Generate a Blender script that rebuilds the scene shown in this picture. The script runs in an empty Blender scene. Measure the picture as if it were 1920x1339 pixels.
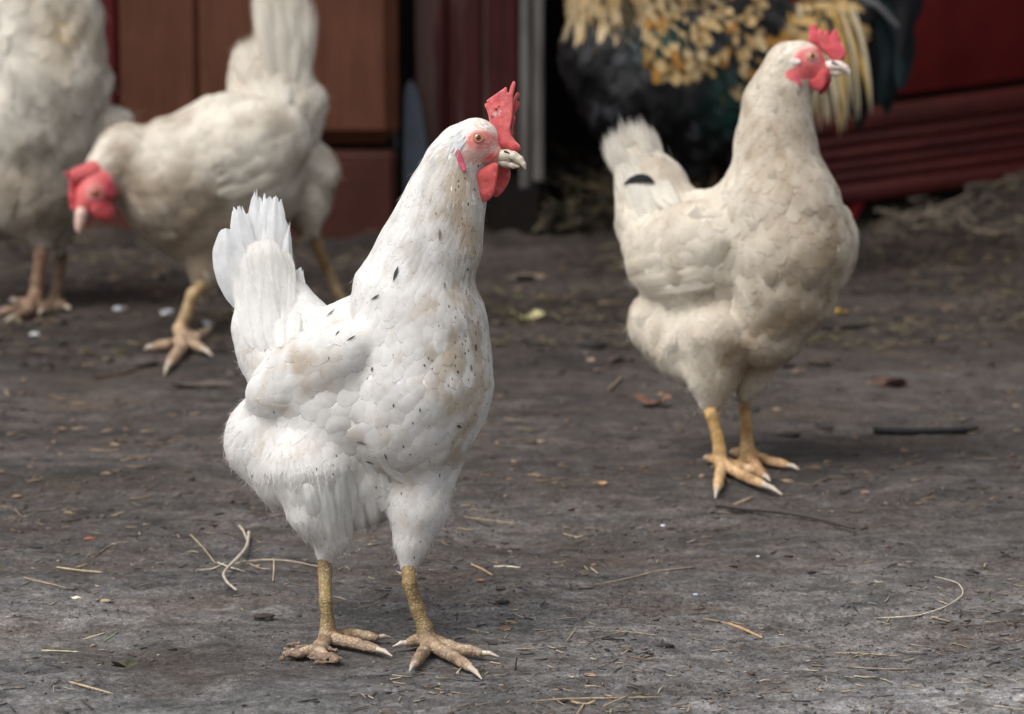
import bpy, math, random
import numpy as np
from mathutils import Vector
rng = np.random.default_rng(7)
random.seed(7)
SC = bpy.context.scene
COL = SC.collection

# ------------------------------------------------------------------ camera
CAM_H, F, CX, CY = 0.535, 5600.0, 960.0, 669.5
PITCH = math.atan((CY + 188.0) / F)
CAM = np.array([0.0, 0.0, CAM_H])
R_ = np.array([1.0, 0.0, 0.0])
FW = np.array([0.0, math.cos(PITCH), -math.sin(PITCH)])
UP = np.array([0.0, math.sin(PITCH), math.cos(PITCH)])
cam = bpy.data.cameras.new('camera')
cam.sensor_width = 36.0
cam.lens = F * 36.0 / 1920.0
cam.clip_start, cam.clip_end = 0.05, 400.0
camo = bpy.data.objects.new('camera', cam)
COL.objects.link(camo)
camo.location = CAM
camo.rotation_euler = (math.pi / 2 - PITCH, 0, 0)
SC.camera = camo
cam.dof.use_dof = True
cam.dof.focus_distance = 2.165
cam.dof.aperture_fstop = 8.8
cam.dof.aperture_blades = 9

# ------------------------------------------------------------------ light
SUN_EL, SUN_AZ = math.radians(58), math.radians(-120)     # azimuth measured from +Y towards +X
w = bpy.data.worlds.new('World'); SC.world = w; w.use_nodes = True
nt = w.node_tree; nt.nodes.clear()
sky = nt.nodes.new('ShaderNodeTexSky'); sky.sky_type = 'NISHITA'; sky.sun_disc = False
sky.sun_elevation = SUN_EL; sky.sun_rotation = SUN_AZ
sky.air_density = 1.0; sky.dust_density = 5.0; sky.ozone_density = 1.0
hs = nt.nodes.new('ShaderNodeHueSaturation'); hs.inputs['Saturation'].default_value = 0.16
bg = nt.nodes.new('ShaderNodeBackground'); bg.inputs['Strength'].default_value = 0.15
wo = nt.nodes.new('ShaderNodeOutputWorld')
nt.links.new(sky.outputs[0], hs.inputs['Color']); nt.links.new(hs.outputs[0], bg.inputs['Color'])
nt.links.new(bg.outputs[0], wo.inputs['Surface'])
sun = bpy.data.lights.new('sun', 'SUN'); sun.energy = 0.85; sun.angle = math.radians(35)
sun.color = (1.0, 0.965, 0.91)
suno = bpy.data.objects.new('sun', sun); COL.objects.link(suno)
_sd = Vector((math.sin(SUN_AZ) * math.cos(SUN_EL), math.cos(SUN_AZ) * math.cos(SUN_EL), math.sin(SUN_EL)))
suno.rotation_euler = _sd.to_track_quat('Z', 'Y').to_euler()
suno.location = (0, 0, 5)
SC.view_settings.view_transform = 'Standard'; SC.view_settings.look = 'None'
SC.view_settings.exposure = 0.64; SC.view_settings.gamma = 1.0
SC.view_settings.use_curve_mapping = False
SC.cycles.max_bounces = 9; SC.cycles.diffuse_bounces = 7; SC.cycles.glossy_bounces = 2
SC.cycles.transmission_bounces = 3; SC.cycles.transparent_max_bounces = 14
SC.cycles.caustics_reflective = False; SC.cycles.caustics_refractive = False
SC.cycles.use_denoising = True

# ------------------------------------------------------------------ pixel geometry
def ray(px, py):
    return FW + R_ * ((px - CX) / F) - UP * ((py - CY) / F)
def G(px, py, z=0.0):                     # point of height z seen at a pixel of the photograph
    d = ray(px, py); return CAM + d * ((z - CAM_H) / d[2])
def PY(px, py, Y):                        # point at world depth Y seen at a pixel
    d = ray(px, py); return CAM + d * (Y / d[1])
def view_depth(P): return float(np.dot(P - CAM, FW))

# ------------------------------------------------------------------ noise
def _hash(i, j, k, s):
    h = (i * 374761393 + j * 668265263 + k * 2147483647 + s * 974634777) & 0xFFFFFFFF
    h = ((h ^ (h >> 13)) * 1274126177) & 0xFFFFFFFF
    h = (h ^ (h >> 16)) & 0xFFFFFF
    return h / float(0xFFFFFF)
def vnoise(P, freq, seed=0):
    q = np.asarray(P, dtype=np.float64) * freq
    i = np.floor(q).astype(np.int64); f = q - i; f = f * f * (3 - 2 * f)
    r = 0
    for a in (0, 1):
        wa = f[..., 0] if a else 1 - f[..., 0]
        for b in (0, 1):
            wb = f[..., 1] if b else 1 - f[..., 1]
            for c in (0, 1):
                wc = f[..., 2] if c else 1 - f[..., 2]
                r = r + wa * wb * wc * _hash(i[..., 0] + a, i[..., 1] + b, i[..., 2] + c, seed)
    return r
def fbm(P, freq, oct=3, seed=0):
    a, r, t = 1.0, 0, 0
    for o in range(oct):
        r = r + a * vnoise(P, freq * 2 ** o, seed + o * 17); t += a; a *= 0.5
    return r / t

# ------------------------------------------------------------------ mesh plumbing
def tag(o, label=None, cat=None, group=None, kind=None):
    if label: o['label'] = label
    if cat: o['category'] = cat
    if group: o['group'] = group
    if kind: o['kind'] = kind
    return o
def mk_mesh(name, V, Fc, mat=None, parent=None, colr=None, uv=None, smooth=True, kind=None, vn=None):
    V = np.ascontiguousarray(V, dtype=np.float32).reshape(-1, 3)
    Fc = np.ascontiguousarray(Fc, dtype=np.int32)
    n = Fc.shape[1]
    me = bpy.data.meshes.new(name)
    me.vertices.add(len(V)); me.vertices.foreach_set('co', V.ravel())
    me.loops.add(Fc.size); me.loops.foreach_set('vertex_index', Fc.ravel())
    me.polygons.add(len(Fc))
    me.polygons.foreach_set('loop_start', np.arange(0, Fc.size, n, dtype=np.int32))
    try: me.polygons.foreach_set('loop_total', np.full(len(Fc), n, dtype=np.int32))
    except Exception: pass
    if smooth: me.polygons.foreach_set('use_smooth', np.ones(len(Fc), dtype=bool))
    if colr is not None:
        a = me.color_attributes.new('Col', 'FLOAT_COLOR', 'POINT')
        c = np.ones((len(V), 4), dtype=np.float32); c[:, :np.shape(colr)[1]] = np.clip(colr, 0, 1)
        a.data.foreach_set('color', c.ravel())
    if uv is not None:
        l = me.uv_layers.new(name='UVMap')
        l.data.foreach_set('uv', np.asarray(uv, dtype=np.float32)[Fc.ravel()].ravel())
    me.update()
    if vn is None: me.validate()
    else: me.normals_split_custom_set_from_vertices(np.asarray(vn, dtype=np.float32).tolist())
    o = bpy.data.objects.new(name, me)
    if mat is not None: me.materials.append(mat)
    COL.objects.link(o)
    if parent is not None: o.parent = parent
    if kind: o['kind'] = kind
    return o
def empty(name, loc=(0, 0, 0)):
    o = bpy.data.objects.new(name, None); o.location = loc; o.empty_display_size = 0.03
    COL.objects.link(o); return o
def nrm(v):
    v = np.asarray(v, dtype=float); return v / (np.linalg.norm(v, axis=-1, keepdims=True) + 1e-12)

def box(p0, p1, bev=0.004):               # 8-corner box with chamfered edges, as verts+quads/tris (quads padded)
    (x0, y0, z0), (x1, y1, z1) = p0, p1
    b = bev
    V, idx = [], {}
    for sx in (0, 1):
        for sy in (0, 1):
            for sz in (0, 1):
                X, Y, Z = (x0, x1)[sx], (y0, y1)[sy], (z0, z1)[sz]
                dx, dy, dz = (b if sx == 0 else -b), (b if sy == 0 else -b), (b if sz == 0 else -b)
                for ax, p in enumerate(((X, Y + dy, Z + dz), (X + dx, Y, Z + dz), (X + dx, Y + dy, Z))):
                    idx[(sx, sy, sz, ax)] = len(V); V.append(p)
    Fq = []
    g = idx
    for s in (0, 1):
        Fq.append([g[(s, a, c, 0)] for a, c in ((0, 0), (1, 0), (1, 1), (0, 1))])
        Fq.append([g[(a, s, c, 1)] for a, c in ((0, 0), (1, 0), (1, 1), (0, 1))])
        Fq.append([g[(a, c, s, 2)] for a, c in ((0, 0), (1, 0), (1, 1), (0, 1))])
    for a in (0, 1):
        for c in (0, 1):
            Fq.append([g[(0, a, c, 1)], g[(1, a, c, 1)], g[(1, a, c, 2)], g[(0, a, c, 2)]])
            Fq.append([g[(a, 0, c, 0)], g[(a, 1, c, 0)], g[(a, 1, c, 2)], g[(a, 0, c, 2)]])
            Fq.append([g[(a, c, 0, 0)], g[(a, c, 1, 0)], g[(a, c, 1, 1)], g[(a, c, 0, 1)]])
    for sx in (0, 1):
        for sy in (0, 1):
            for sz in (0, 1):
                t = [g[(sx, sy, sz, k)] for k in range(3)]; Fq.append(t)
    return V, Fq
def box_obj(name, p0, p1, mat, parent=None, bev=0.004, warp=None):
    V, Fq = box(p0, p1, bev)
    V = np.array(V, dtype=float)
    if warp is not None: V = warp(V)
    me = bpy.data.meshes.new(name)
    me.from_pydata([tuple(v) for v in V], [], Fq)
    import bmesh
    bm = bmesh.new(); bm.from_mesh(me); bmesh.ops.recalc_face_normals(bm, faces=bm.faces); bm.to_mesh(me); bm.free()
    me.materials.append(mat)
    o = bpy.data.objects.new(name, me); COL.objects.link(o)
    if parent: o.parent = parent
    return o

# ------------------------------------------------------------------ signed-distance modelling
def surface_nets(Fv, org, h):
    ins = Fv < 0
    nx, ny, nz = Fv.shape
    c = np.zeros((nx - 1, ny - 1, nz - 1), dtype=np.int8)
    for a in (0, 1):
        for b in (0, 1):
            for d in (0, 1):
                c += ins[a:nx - 1 + a, b:ny - 1 + b, d:nz - 1 + d]
    act = (c > 0) & (c < 8)
    I = np.argwhere(act)
    idx = -np.ones(act.shape, dtype=np.int64); idx[act] = np.arange(len(I))
    acc = np.zeros((len(I), 3)); cnt = np.zeros(len(I))
    for ax in range(3):
        o1, o2 = [k for k in range(3) if k != ax]
        for a in (0, 1):
            for b in (0, 1):
                s = I.copy(); s[:, o1] += a; s[:, o2] += b
                e = s.copy(); e[:, ax] += 1
                fs = Fv[s[:, 0], s[:, 1], s[:, 2]]; fe = Fv[e[:, 0], e[:, 1], e[:, 2]]
                m = (fs < 0) != (fe < 0)
                t = np.where(m, fs / (fs - fe + 1e-12), 0)
                p = s.astype(float); p[:, ax] += t
                acc[m] += p[m]; cnt[m] += 1
    V = org + h * (acc / np.maximum(cnt, 1)[:, None])
    quads = []
    for ax in range(3):
        o1, o2 = [(1, 2), (2, 0), (0, 1)][ax]
        sl0 = [slice(None)] * 3; sl1 = [slice(None)] * 3
        sl0[ax] = slice(0, -1); sl1[ax] = slice(1, None)
        A, B = ins[tuple(sl0)], ins[tuple(sl1)]
        E = np.argwhere(A != B)
        E = E[(E[:, o1] > 0) & (E[:, o2] > 0) & (E[:, o1] < Fv.shape[o1] - 1) & (E[:, o2] < Fv.shape[o2] - 1)]
        fl = A[E[:, 0], E[:, 1], E[:, 2]]
        def cell(d1, d2):
            q = E.copy(); q[:, o1] += d1; q[:, o2] += d2; return idx[q[:, 0], q[:, 1], q[:, 2]]
        Q = np.stack([cell(-1, -1), cell(0, -1), cell(0, 0), cell(-1, 0)], 1)
        Q[~fl] = Q[~fl][:, ::-1]
        quads.append(Q)
    Q = np.concatenate(quads); Q = Q[(Q >= 0).all(1)]
    return V, Q

class Field:
    """smooth union of tapered capsules and ellipsoids, each carrying plumage attributes"""
    def __init__(s, k): s.k = k; s.ruf = 0.0; s.rufmask = None; s.cap = []; s.ell = []; s.att = []; s.kind = []
    def chain(s, pts, att, flow=None):
        if len(pts) == 1: pts = [pts[0], pts[0]]
        for a, b in zip(pts[:-1], pts[1:]):
            s.kind.append(('c', len(s.cap))); s.cap.append((np.array(a[:3], float), float(a[3]), np.array(b[:3], float), float(b[3])))
            s.att.append(dict(att) if flow is None else dict(att, flow=flow))
        return s
    def ellipsoid(s, c, e1, e3, rad, att):
        e1 = nrm(e1); e3 = np.array(e3, float); e3 = nrm(e3 - e1 * np.dot(e1, e3)); e2 = np.cross(e3, e1)
        s.kind.append(('e', len(s.ell))); s.ell.append((np.array(c, float), np.stack([e1, e2, e3]), np.array(rad, float)))
        s.att.append(dict(att)); return s
    def ds(s, P):
        out = []
        for kd, i in s.kind:
            if kd == 'c':
                a, ra, b, rb = s.cap[i]; ab = b - a; L = float(ab @ ab)
                if L < 1e-9: d = np.sqrt(((P - a) ** 2).sum(-1)) - max(ra, rb)
                else:
                    t = np.clip(((P - a) @ ab) / L, 0, 1)
                    d = np.sqrt(((P - a - t[..., None] * ab) ** 2).sum(-1)) - (ra + t * (rb - ra))
            else:
                c, E, r = s.ell[i]; q = (P - c) @ E.T
                k0 = np.sqrt(((q / r) ** 2).sum(-1)) + 1e-9; k1 = np.sqrt(((q / r ** 2) ** 2).sum(-1)) + 1e-9
                d = k0 * (k0 - 1) / k1
            out.append(d)
        return np.stack(out, -1)
    def f(s, P):
        P = np.asarray(P, float); D = s.ds(P); m = D.min(-1)
        d = m - s.k * np.log(np.exp(-(D - m[..., None]) / s.k).sum(-1))
        if s.ruf:                       # ruffled clumps of plumage
            x, y, z = P[..., 0], P[..., 1], P[..., 2]
            g = np.sin(x / 15 + 1.4 * np.sin(y / 27 + z / 33)) * np.sin(y / 21 + 1.3 * np.sin(x / 29) + z / 37) + .6 * np.sin(x / 9 + y / 31 + 2 * np.sin(z / 17)) * np.sin(y / 13 - x / 37 + z / 15)
            d = d - s.ruf * g * (1.0 if s.rufmask is None else s.rufmask(P))
        return d
    def grad(s, P, e=1.0):
        g = 0
        for k in ((1, -1, -1), (-1, -1, 1), (-1, 1, -1), (1, 1, 1)):
            k = np.array(k, float); g = g + k * s.f(P + e * k)[..., None]
        return nrm(g)
    def weights(s, P, kb=9.0):
        D = s.ds(P); m = D.min(-1, keepdims=True); W = np.exp(-(D - m) / kb); return W / W.sum(-1, keepdims=True)
    def bounds(s, pad):
        lo, hi = np.full(3, 1e9), np.full(3, -1e9)
        for a, ra, b, rb in s.cap:
            for p, r in ((a, ra), (b, rb)): lo = np.minimum(lo, p - r); hi = np.maximum(hi, p + r)
        for c, E, r in s.ell:
            ext = np.sqrt(((E * r[:, None]) ** 2).sum(0)); lo = np.minimum(lo, c - ext); hi = np.maximum(hi, c + ext)
        return lo - pad, hi + pad
    def mesh(s, h, pad=None):
        lo, hi = s.bounds(pad or 3 * h + s.k * 2)
        n = np.ceil((hi - lo) / h).astype(int) + 1
        # coarse pass keeps the fine evaluation to a narrow band
        m = 4; nc = n // m + 2
        ax = [lo[i] + h * m * np.arange(nc[i]) for i in range(3)]
        Pc = np.stack(np.meshgrid(*ax, indexing='ij'), -1)
        Fc = s.f(Pc.reshape(-1, 3)).reshape(nc)
        near = np.abs(Fc) < h * m * 2.2
        big = np.repeat(np.repeat(np.repeat(Fc, m, 0), m, 1), m, 2)
        nb = np.repeat(np.repeat(np.repeat(near, m, 0), m, 1), m, 2)
        Fv = big
        I = np.argwhere(nb)
        P = lo + h * I
        vals = np.empty(len(P))
        for q in range(0, len(P), 400000): vals[q:q + 400000] = s.f(P[q:q + 400000])
        Fv[nb] = vals
        V, Q = surface_nets(Fv, lo, h)
        for _ in range(2):
            V = V - s.f(V)[:, None] * s.grad(V)
        return V, Q

def poly_sd(P, poly):                      # signed distance to a 2-D polygon
    poly = np.array(poly, float); n = len(poly)
    d = np.full(P.shape[:-1], 1e18); sgn = np.ones(P.shape[:-1])
    for i in range(n):
        a, b = poly[i], poly[i - 1]
        e = b - a; w_ = P - a
        t = np.clip((w_ @ e) / (e @ e), 0, 1)
        q = w_ - t[..., None] * e
        d = np.minimum(d, (q ** 2).sum(-1))
        c1 = P[..., 1] >= a[1]; c2 = P[..., 1] < b[1]; c3 = e[0] * w_[..., 1] > e[1] * w_[..., 0]
        allc = (c1 & c2 & c3) | (~c1 & ~c2 & ~c3)
        sgn = np.where(allc, -sgn, sgn)
    return sgn * np.sqrt(d)
def smooth_poly(poly, it=1):
    p = [np.array(q, float) for q in poly]
    for _ in range(it):
        q = []
        for i in range(len(p)):
            a, b = p[i], p[(i + 1) % len(p)]
            q += [a * .75 + b * .25, a * .25 + b * .75]
        p = q
    return np.array(p)
def poly_blob(poly, half, rnd, h, dz0, lat, wob=0.0, it=1, seed=0):
    """a fleshy plate: outline in local px, rounded edge, lying in the plane through dz0 with normal lat"""
    poly = smooth_poly(poly, it)
    lo = np.array([poly[:, 0].min() - 3 * h, poly[:, 1].min() - 3 * h, -half - 3 * h])
    hi = np.array([poly[:, 0].max() + 3 * h, poly[:, 1].max() + 3 * h, half + 3 * h])
    n = np.ceil((hi - lo) / h).astype(int) + 1
    ax = [lo[i] + h * np.arange(n[i]) for i in range(3)]
    X, Y = np.meshgrid(ax[0], ax[1], indexing='ij')
    d2 = poly_sd(np.stack([X, Y], -1), poly)
    t = half * np.sqrt(np.clip(1 - (1 - np.clip(-d2 / rnd, 0, 1)) ** 2, 0, 1))
    Z = ax[2][None, None, :]
    Fi = np.abs(Z) - t[..., None]
    Fo = np.sqrt(np.maximum(d2, 0)[..., None] ** 2 + Z ** 2)
    Fv = np.where((d2 < 0)[..., None], Fi, Fo + 0.01)
    V, Q = surface_nets(Fv, lo, h)
    for _ in range(2):                     # light relaxation
        acc = np.zeros_like(V); c = np.zeros(len(V))
        for k in range(4):
            a, b = Q[:, k], Q[:, (k + 1) % 4]
            np.add.at(acc, a, V[b]); np.add.at(c, a, 1)
        V = V * .5 + .5 * acc / np.maximum(c, 1)[:, None]
    cx, cy = poly.mean(0)
    lat = nrm(lat)
    V2 = V.copy()
    plane = -(lat[0] * (V[:, 0] - cx) + lat[1] * (V[:, 1] - cy)) / lat[2]
    V2[:, 2] = dz0 + plane + V[:, 2]
    if wob: V2[:, 2] += wob * (fbm(V * [1, 1, 0], 0.05, 2, seed) - .5)
    return V2, Q
# ------------------------------------------------------------------ materials
def newmat(name):
    m = bpy.data.materials.new(name); m.use_nodes = True
    nt = m.node_tree; nt.nodes.clear()
    o = nt.nodes.new('ShaderNodeOutputMaterial'); b = nt.nodes.new('ShaderNodeBsdfPrincipled')
    nt.links.new(b.outputs[0], o.inputs['Surface'])
    return m, nt, b, o
def N(nt, t, **kw):
    n = nt.nodes.new('ShaderNode' + t)
    for k, v in kw.items():
        if k in n.inputs: n.inputs[k].default_value = v
        else: setattr(n, k, v)
    return n
def ramp(nt, fac, stops):
    r = nt.nodes.new('ShaderNodeValToRGB'); e = r.color_ramp.elements
    while len(e) < len(stops): e.new(0.5)
    for i, (p, c) in enumerate(stops):
        e[i].position = p; e[i].color = (c[0], c[1], c[2], 1) if hasattr(c, '__len__') else (c, c, c, 1)
    nt.links.new(fac, r.inputs[0]); return r
def mixc(nt, fac, a, b, mode='MIX'):
    m = nt.nodes.new('ShaderNodeMix'); m.data_type = 'RGBA'; m.blend_type = mode
    for sock, v in ((m.inputs[0], fac), (m.inputs[6], a), (m.inputs[7], b)):
        if hasattr(v, 'is_output'): nt.links.new(v, sock)
        elif hasattr(v, '__len__'): sock.default_value = (v[0], v[1], v[2], 1)
        else: sock.default_value = v
    return m.outputs[2]
def coords(nt, scale=None, kind='Object'):
    t = nt.nodes.new('ShaderNodeTexCoord')
    if scale is None: return t.outputs[kind]
    m = nt.nodes.new('ShaderNodeMapping'); m.inputs['Scale'].default_value = scale
    nt.links.new(t.outputs[kind], m.inputs[0]); return m.outputs[0]
def noise(nt, vec, scale, detail=4, rough=.6):
    n = N(nt, 'TexNoise', Scale=scale, Detail=detail, Roughness=rough); nt.links.new(vec, n.inputs['Vector']); return n
def bump(nt, b, h, strength=.3, dist=.002, prev=None):
    n = N(nt, 'Bump', Strength=strength, Distance=dist); nt.links.new(h, n.inputs['Height'])
    if prev: nt.links.new(prev, n.inputs['Normal'])
    nt.links.new(n.outputs[0], b.inputs['Normal']); return n.outputs[0]
def L(nt, a, b): nt.links.new(a, b)

def mat_feather(name, rough=.8, trans=.30, sheen=.1, spec=.15, barb=.07, fade=False, rim=.84, tip=.92):
    m, nt, b, o = newmat(name)
    at = N(nt, 'VertexColor', layer_name='Col')
    oc = coords(nt)
    n1 = noise(nt, oc, 260, 3); n2 = noise(nt, oc, 45, 4)
    r1 = ramp(nt, n1.outputs[0], [(.3, .9), (.7, 1.0)])
    r2 = ramp(nt, n2.outputs[0], [(.35, .93), (.65, 1.0)])
    c = mixc(nt, 1.0, at.outputs[0], r1.outputs[0], 'MULTIPLY')
    c = mixc(nt, 1.0, c, r2.outputs[0], 'MULTIPLY')
    # specks of mud caught in the plumage: density comes from the colour attribute's alpha
    vo = N(nt, 'TexVoronoi', Scale=430.0, Randomness=1.0); L(nt, coords(nt, (1, 1, .42)), vo.inputs['Vector'])
    inv = N(nt, 'Math', operation='SUBTRACT'); inv.inputs[0].default_value = 1.0; L(nt, at.outputs['Alpha'], inv.inputs[1])
    sc_ = N(nt, 'SeparateColor'); L(nt, vo.outputs['Color'], sc_.inputs[0])
    lt = N(nt, 'Math', operation='LESS_THAN'); L(nt, sc_.outputs[0], lt.inputs[0]); L(nt, inv.outputs[0], lt.inputs[1])
    nd = N(nt, 'Math', operation='MULTIPLY_ADD'); L(nt, n1.outputs[0], nd.inputs[0]); nd.inputs[1].default_value = .5; L(nt, vo.outputs['Distance'], nd.inputs[2])
    ds_ = ramp(nt, nd.outputs[0], [(.38, 1), (.52, 0)])
    ml = N(nt, 'Math', operation='MULTIPLY'); L(nt, lt.outputs[0], ml.inputs[0]); L(nt, ds_.outputs[0], ml.inputs[1])
    c = mixc(nt, ml.outputs[0], c, (.09, .07, .055))
    L(nt, c, b.inputs['Base Color'])
    b.inputs['Roughness'].default_value = rough
    b.inputs['Specular IOR Level'].default_value = spec
    b.inputs['Sheen Weight'].default_value = sheen
    # barbs: fine lines slanting away from the quill
    uv = N(nt, 'UVMap'); sp = N(nt, 'SeparateXYZ'); L(nt, uv.outputs[0], sp.inputs[0])
    ab = N(nt, 'Math', operation='ABSOLUTE'); L(nt, sp.outputs[0], ab.inputs[0])
    mu = N(nt, 'Math', operation='MULTIPLY_ADD'); L(nt, ab.outputs[0], mu.inputs[0]); mu.inputs[1].default_value = -0.5
    L(nt, sp.outputs[1], mu.inputs[2])
    ms = N(nt, 'Math', operation='MULTIPLY'); L(nt, mu.outputs[0], ms.inputs[0]); ms.inputs[1].default_value = 110
    sn = N(nt, 'Math', operation='SINE'); L(nt, ms.outputs[0], sn.inputs[0])
    ad = N(nt, 'Math', operation='MULTIPLY_ADD'); L(nt, n1.outputs[0], ad.inputs[0]); ad.inputs[1].default_value = 3.0; L(nt, sn.outputs[0], ad.inputs[2])
    nb = bump(nt, b, ad.outputs[0], barb, .0006)
    if trans > 0:
        t = N(nt, 'BsdfTranslucent'); L(nt, c, t.inputs[0]); L(nt, nb, t.inputs['Normal'])
        mx = N(nt, 'MixShader'); mx.inputs[0].default_value = trans
        L(nt, b.outputs[0], mx.inputs[1]); L(nt, t.outputs[0], mx.inputs[2]); L(nt, mx.outputs[0], o.inputs['Surface'])
    if fade:      # the loose barbs at a feather's rim let what lies below show through
        e1 = N(nt, 'MapRange'); L(nt, ab.outputs[0], e1.inputs[0]); e1.inputs[1].default_value = 1.0; e1.inputs[2].default_value = rim; e1.inputs[3].default_value = 0; e1.inputs[4].default_value = 1
        e2 = N(nt, 'MapRange'); L(nt, sp.outputs[1], e2.inputs[0]); e2.inputs[1].default_value = 1.0; e2.inputs[2].default_value = tip; e2.inputs[3].default_value = 0; e2.inputs[4].default_value = 1
        em = N(nt, 'Math', operation='MULTIPLY'); L(nt, e1.outputs[0], em.inputs[0]); L(nt, e2.outputs[0], em.inputs[1])
        s2 = N(nt, 'Math', operation='MULTIPLY_ADD'); L(nt, sn.outputs[0], s2.inputs[0]); s2.inputs[1].default_value = .10; L(nt, em.outputs[0], s2.inputs[2])
        r3 = ramp(nt, s2.outputs[0], [(.02, 0), (.75, 1)])
        tr = N(nt, 'BsdfTransparent'); m3 = N(nt, 'MixShader'); L(nt, r3.outputs[0], m3.inputs[0]); L(nt, tr.outputs[0], m3.inputs[1]); L(nt, mx.outputs[0], m3.inputs[2])
        L(nt, m3.outputs[0], o.inputs['Surface'])
    return m
M_FADE = mat_feather('soft_rimmed_feather', fade=True)
M_SOFT = mat_feather('downy_rimmed_feather', fade=True, rim=.45, tip=.55, trans=.38)
M_FEATH = mat_feather('white_feather')
M_DARKF = mat_feather('dark_feather', rough=.42, trans=.02, sheen=.0, spec=.16, barb=.2)
M_DARKT = mat_feather('black_tail_feather', rough=.5, trans=.0, sheen=.0, spec=.07, barb=.2)

def mat_body():
    m, nt, b, o = newmat('bird_skin')
    at = N(nt, 'VertexColor', layer_name='Col'); oc = coords(nt)
    v = N(nt, 'TexVoronoi', Scale=620.0); L(nt, oc, v.inputs['Vector'])
    n = noise(nt, oc, 220, 4)
    r = ramp(nt, n.outputs[0], [(.3, .78), (.7, 1.0)])
    L(nt, mixc(nt, 1.0, at.outputs[0], r.outputs[0], 'MULTIPLY'), b.inputs['Base Color'])
    b.inputs['Roughness'].default_value = .62; b.inputs['Subsurface Weight'].default_value = .15
    b.inputs['Subsurface Radius'].default_value = (.004, .0015, .001); b.inputs['Subsurface Scale'].default_value = 1.0
    bump(nt, b, n.outputs[0], .5, .0006)
    return m
M_BODY = mat_body()
def mat_flesh():
    m, nt, b, o = newmat('red_flesh')
    at = N(nt, 'VertexColor', layer_name='Col'); oc = coords(nt)
    v = N(nt, 'TexVoronoi', Scale=2100.0); L(nt, oc, v.inputs['Vector'])
    n = noise(nt, oc, 350, 4)
    r = ramp(nt, v.outputs['Distance'], [(.0, 1.0), (.75, .82)])
    r2 = ramp(nt, n.outputs[0], [(.35, .82), (.65, 1.0)])
    c = mixc(nt, 1.0, at.outputs[0], r.outputs[0], 'MULTIPLY'); c = mixc(nt, 1.0, c, r2.outputs[0], 'MULTIPLY')
    L(nt, c, b.inputs['Base Color'])
    b.inputs['Roughness'].default_value = .5; b.inputs['Subsurface Weight'].default_value = .25
    b.inputs['Subsurface Radius'].default_value = (.004, .0012, .001); b.inputs['Subsurface Scale'].default_value = 1.0
    inv = N(nt, 'Math', operation='SUBTRACT'); inv.inputs[0].default_value = 1; L(nt, v.outputs['Distance'], inv.inputs[1])
    b.inputs['Sheen Weight'].default_value = .35; b.inputs['Sheen Roughness'].default_value = .4
    hh = N(nt, 'Math', operation='MULTIPLY_ADD'); L(nt, n.outputs[0], hh.inputs[0]); hh.inputs[1].default_value = 1.6; L(nt, inv.outputs[0], hh.inputs[2])
    bump(nt, b, hh.outputs[0], .6, .0007)
    return m
M_FLESH = mat_flesh()
def mat_leg(name, base, light, dark):
    m, nt, b, o = newmat(name)
    oc = coords(nt, (1, 1, 1.1))
    v = N(nt, 'TexVoronoi', Scale=340.0, Randomness=.8, feature='DISTANCE_TO_EDGE'); L(nt, oc, v.inputs['Vector'])
    v2 = N(nt, 'TexVoronoi', Scale=340.0, Randomness=.8); L(nt, oc, v2.inputs['Vector'])
    n = noise(nt, oc, 60, 5)
    c = mixc(nt, ramp(nt, v2.outputs['Color'], [(.40, 0), (.8, .7)]).outputs[0], base, light)
    c = mixc(nt, ramp(nt, n.outputs[0], [(.42, 0), (.62, .9)]).outputs[0], c, dark)
    e = ramp(nt, v.outputs['Distance'], [(.0, .52), (.09, 1.0)])
    at = N(nt, 'VertexColor', layer_name='Col')
    c = mixc(nt, 1.0, c, e.outputs[0], 'MULTIPLY'); c = mixc(nt, 1.0, c, at.outputs[0], 'MULTIPLY')
    L(nt, c, b.inputs['Base Color']); b.inputs['Roughness'].default_value = .55
    bump(nt, b, ramp(nt, v.outputs['Distance'], [(0, 0), (.2, 1)]).outputs[0], .5, .0009)
    return m
M_LEG1 = mat_leg('scaly_leg', (.40, .27, .17), (.48, .40, .31), (.20, .13, .085))
M_LEG2 = mat_leg('scaly_leg_yellow', (.66, .40, .17), (.66, .52, .38), (.34, .20, .10))
M_LEG3 = mat_leg('scaly_leg_pale', (.50, .33, .20), (.52, .40, .32), (.26, .17, .11))
def mat_plain(name, col, rough=.5, noisy=0.0, scale=300, spec=.5, coat=0):
    m, nt, b, o = newmat(name)
    n = noise(nt, coords(nt), scale, 4)
    L(nt, mixc(nt, ramp(nt, n.outputs[0], [(.35, 0), (.65, 1)]).outputs[0], tuple(x * (1 - noisy) for x in col), col), b.inputs['Base Color'])
    b.inputs['Roughness'].default_value = rough; b.inputs['Specular IOR Level'].default_value = spec
    b.inputs['Coat Weight'].default_value = coat
    bump(nt, b, n.outputs[0], .25, .0005)
    return m
M_CLAW = mat_plain('claw_horn', (.52, .44, .35), .4, .35, 400)
def mat_beak():
    m, nt, b, o = newmat('beak_horn')
    at = N(nt, 'VertexColor', layer_name='Col'); oc = coords(nt, (1, 1, 3)); n = noise(nt, oc, 260, 4)
    L(nt, mixc(nt, 1.0, at.outputs[0], ramp(nt, n.outputs[0], [(.35, .75), (.6, 1)]).outputs[0], 'MULTIPLY'), b.inputs['Base Color'])
    b.inputs['Roughness'].default_value = .38; bump(nt, b, n.outputs[0], .2, .0004); return m
M_BEAK = mat_beak()
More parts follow.
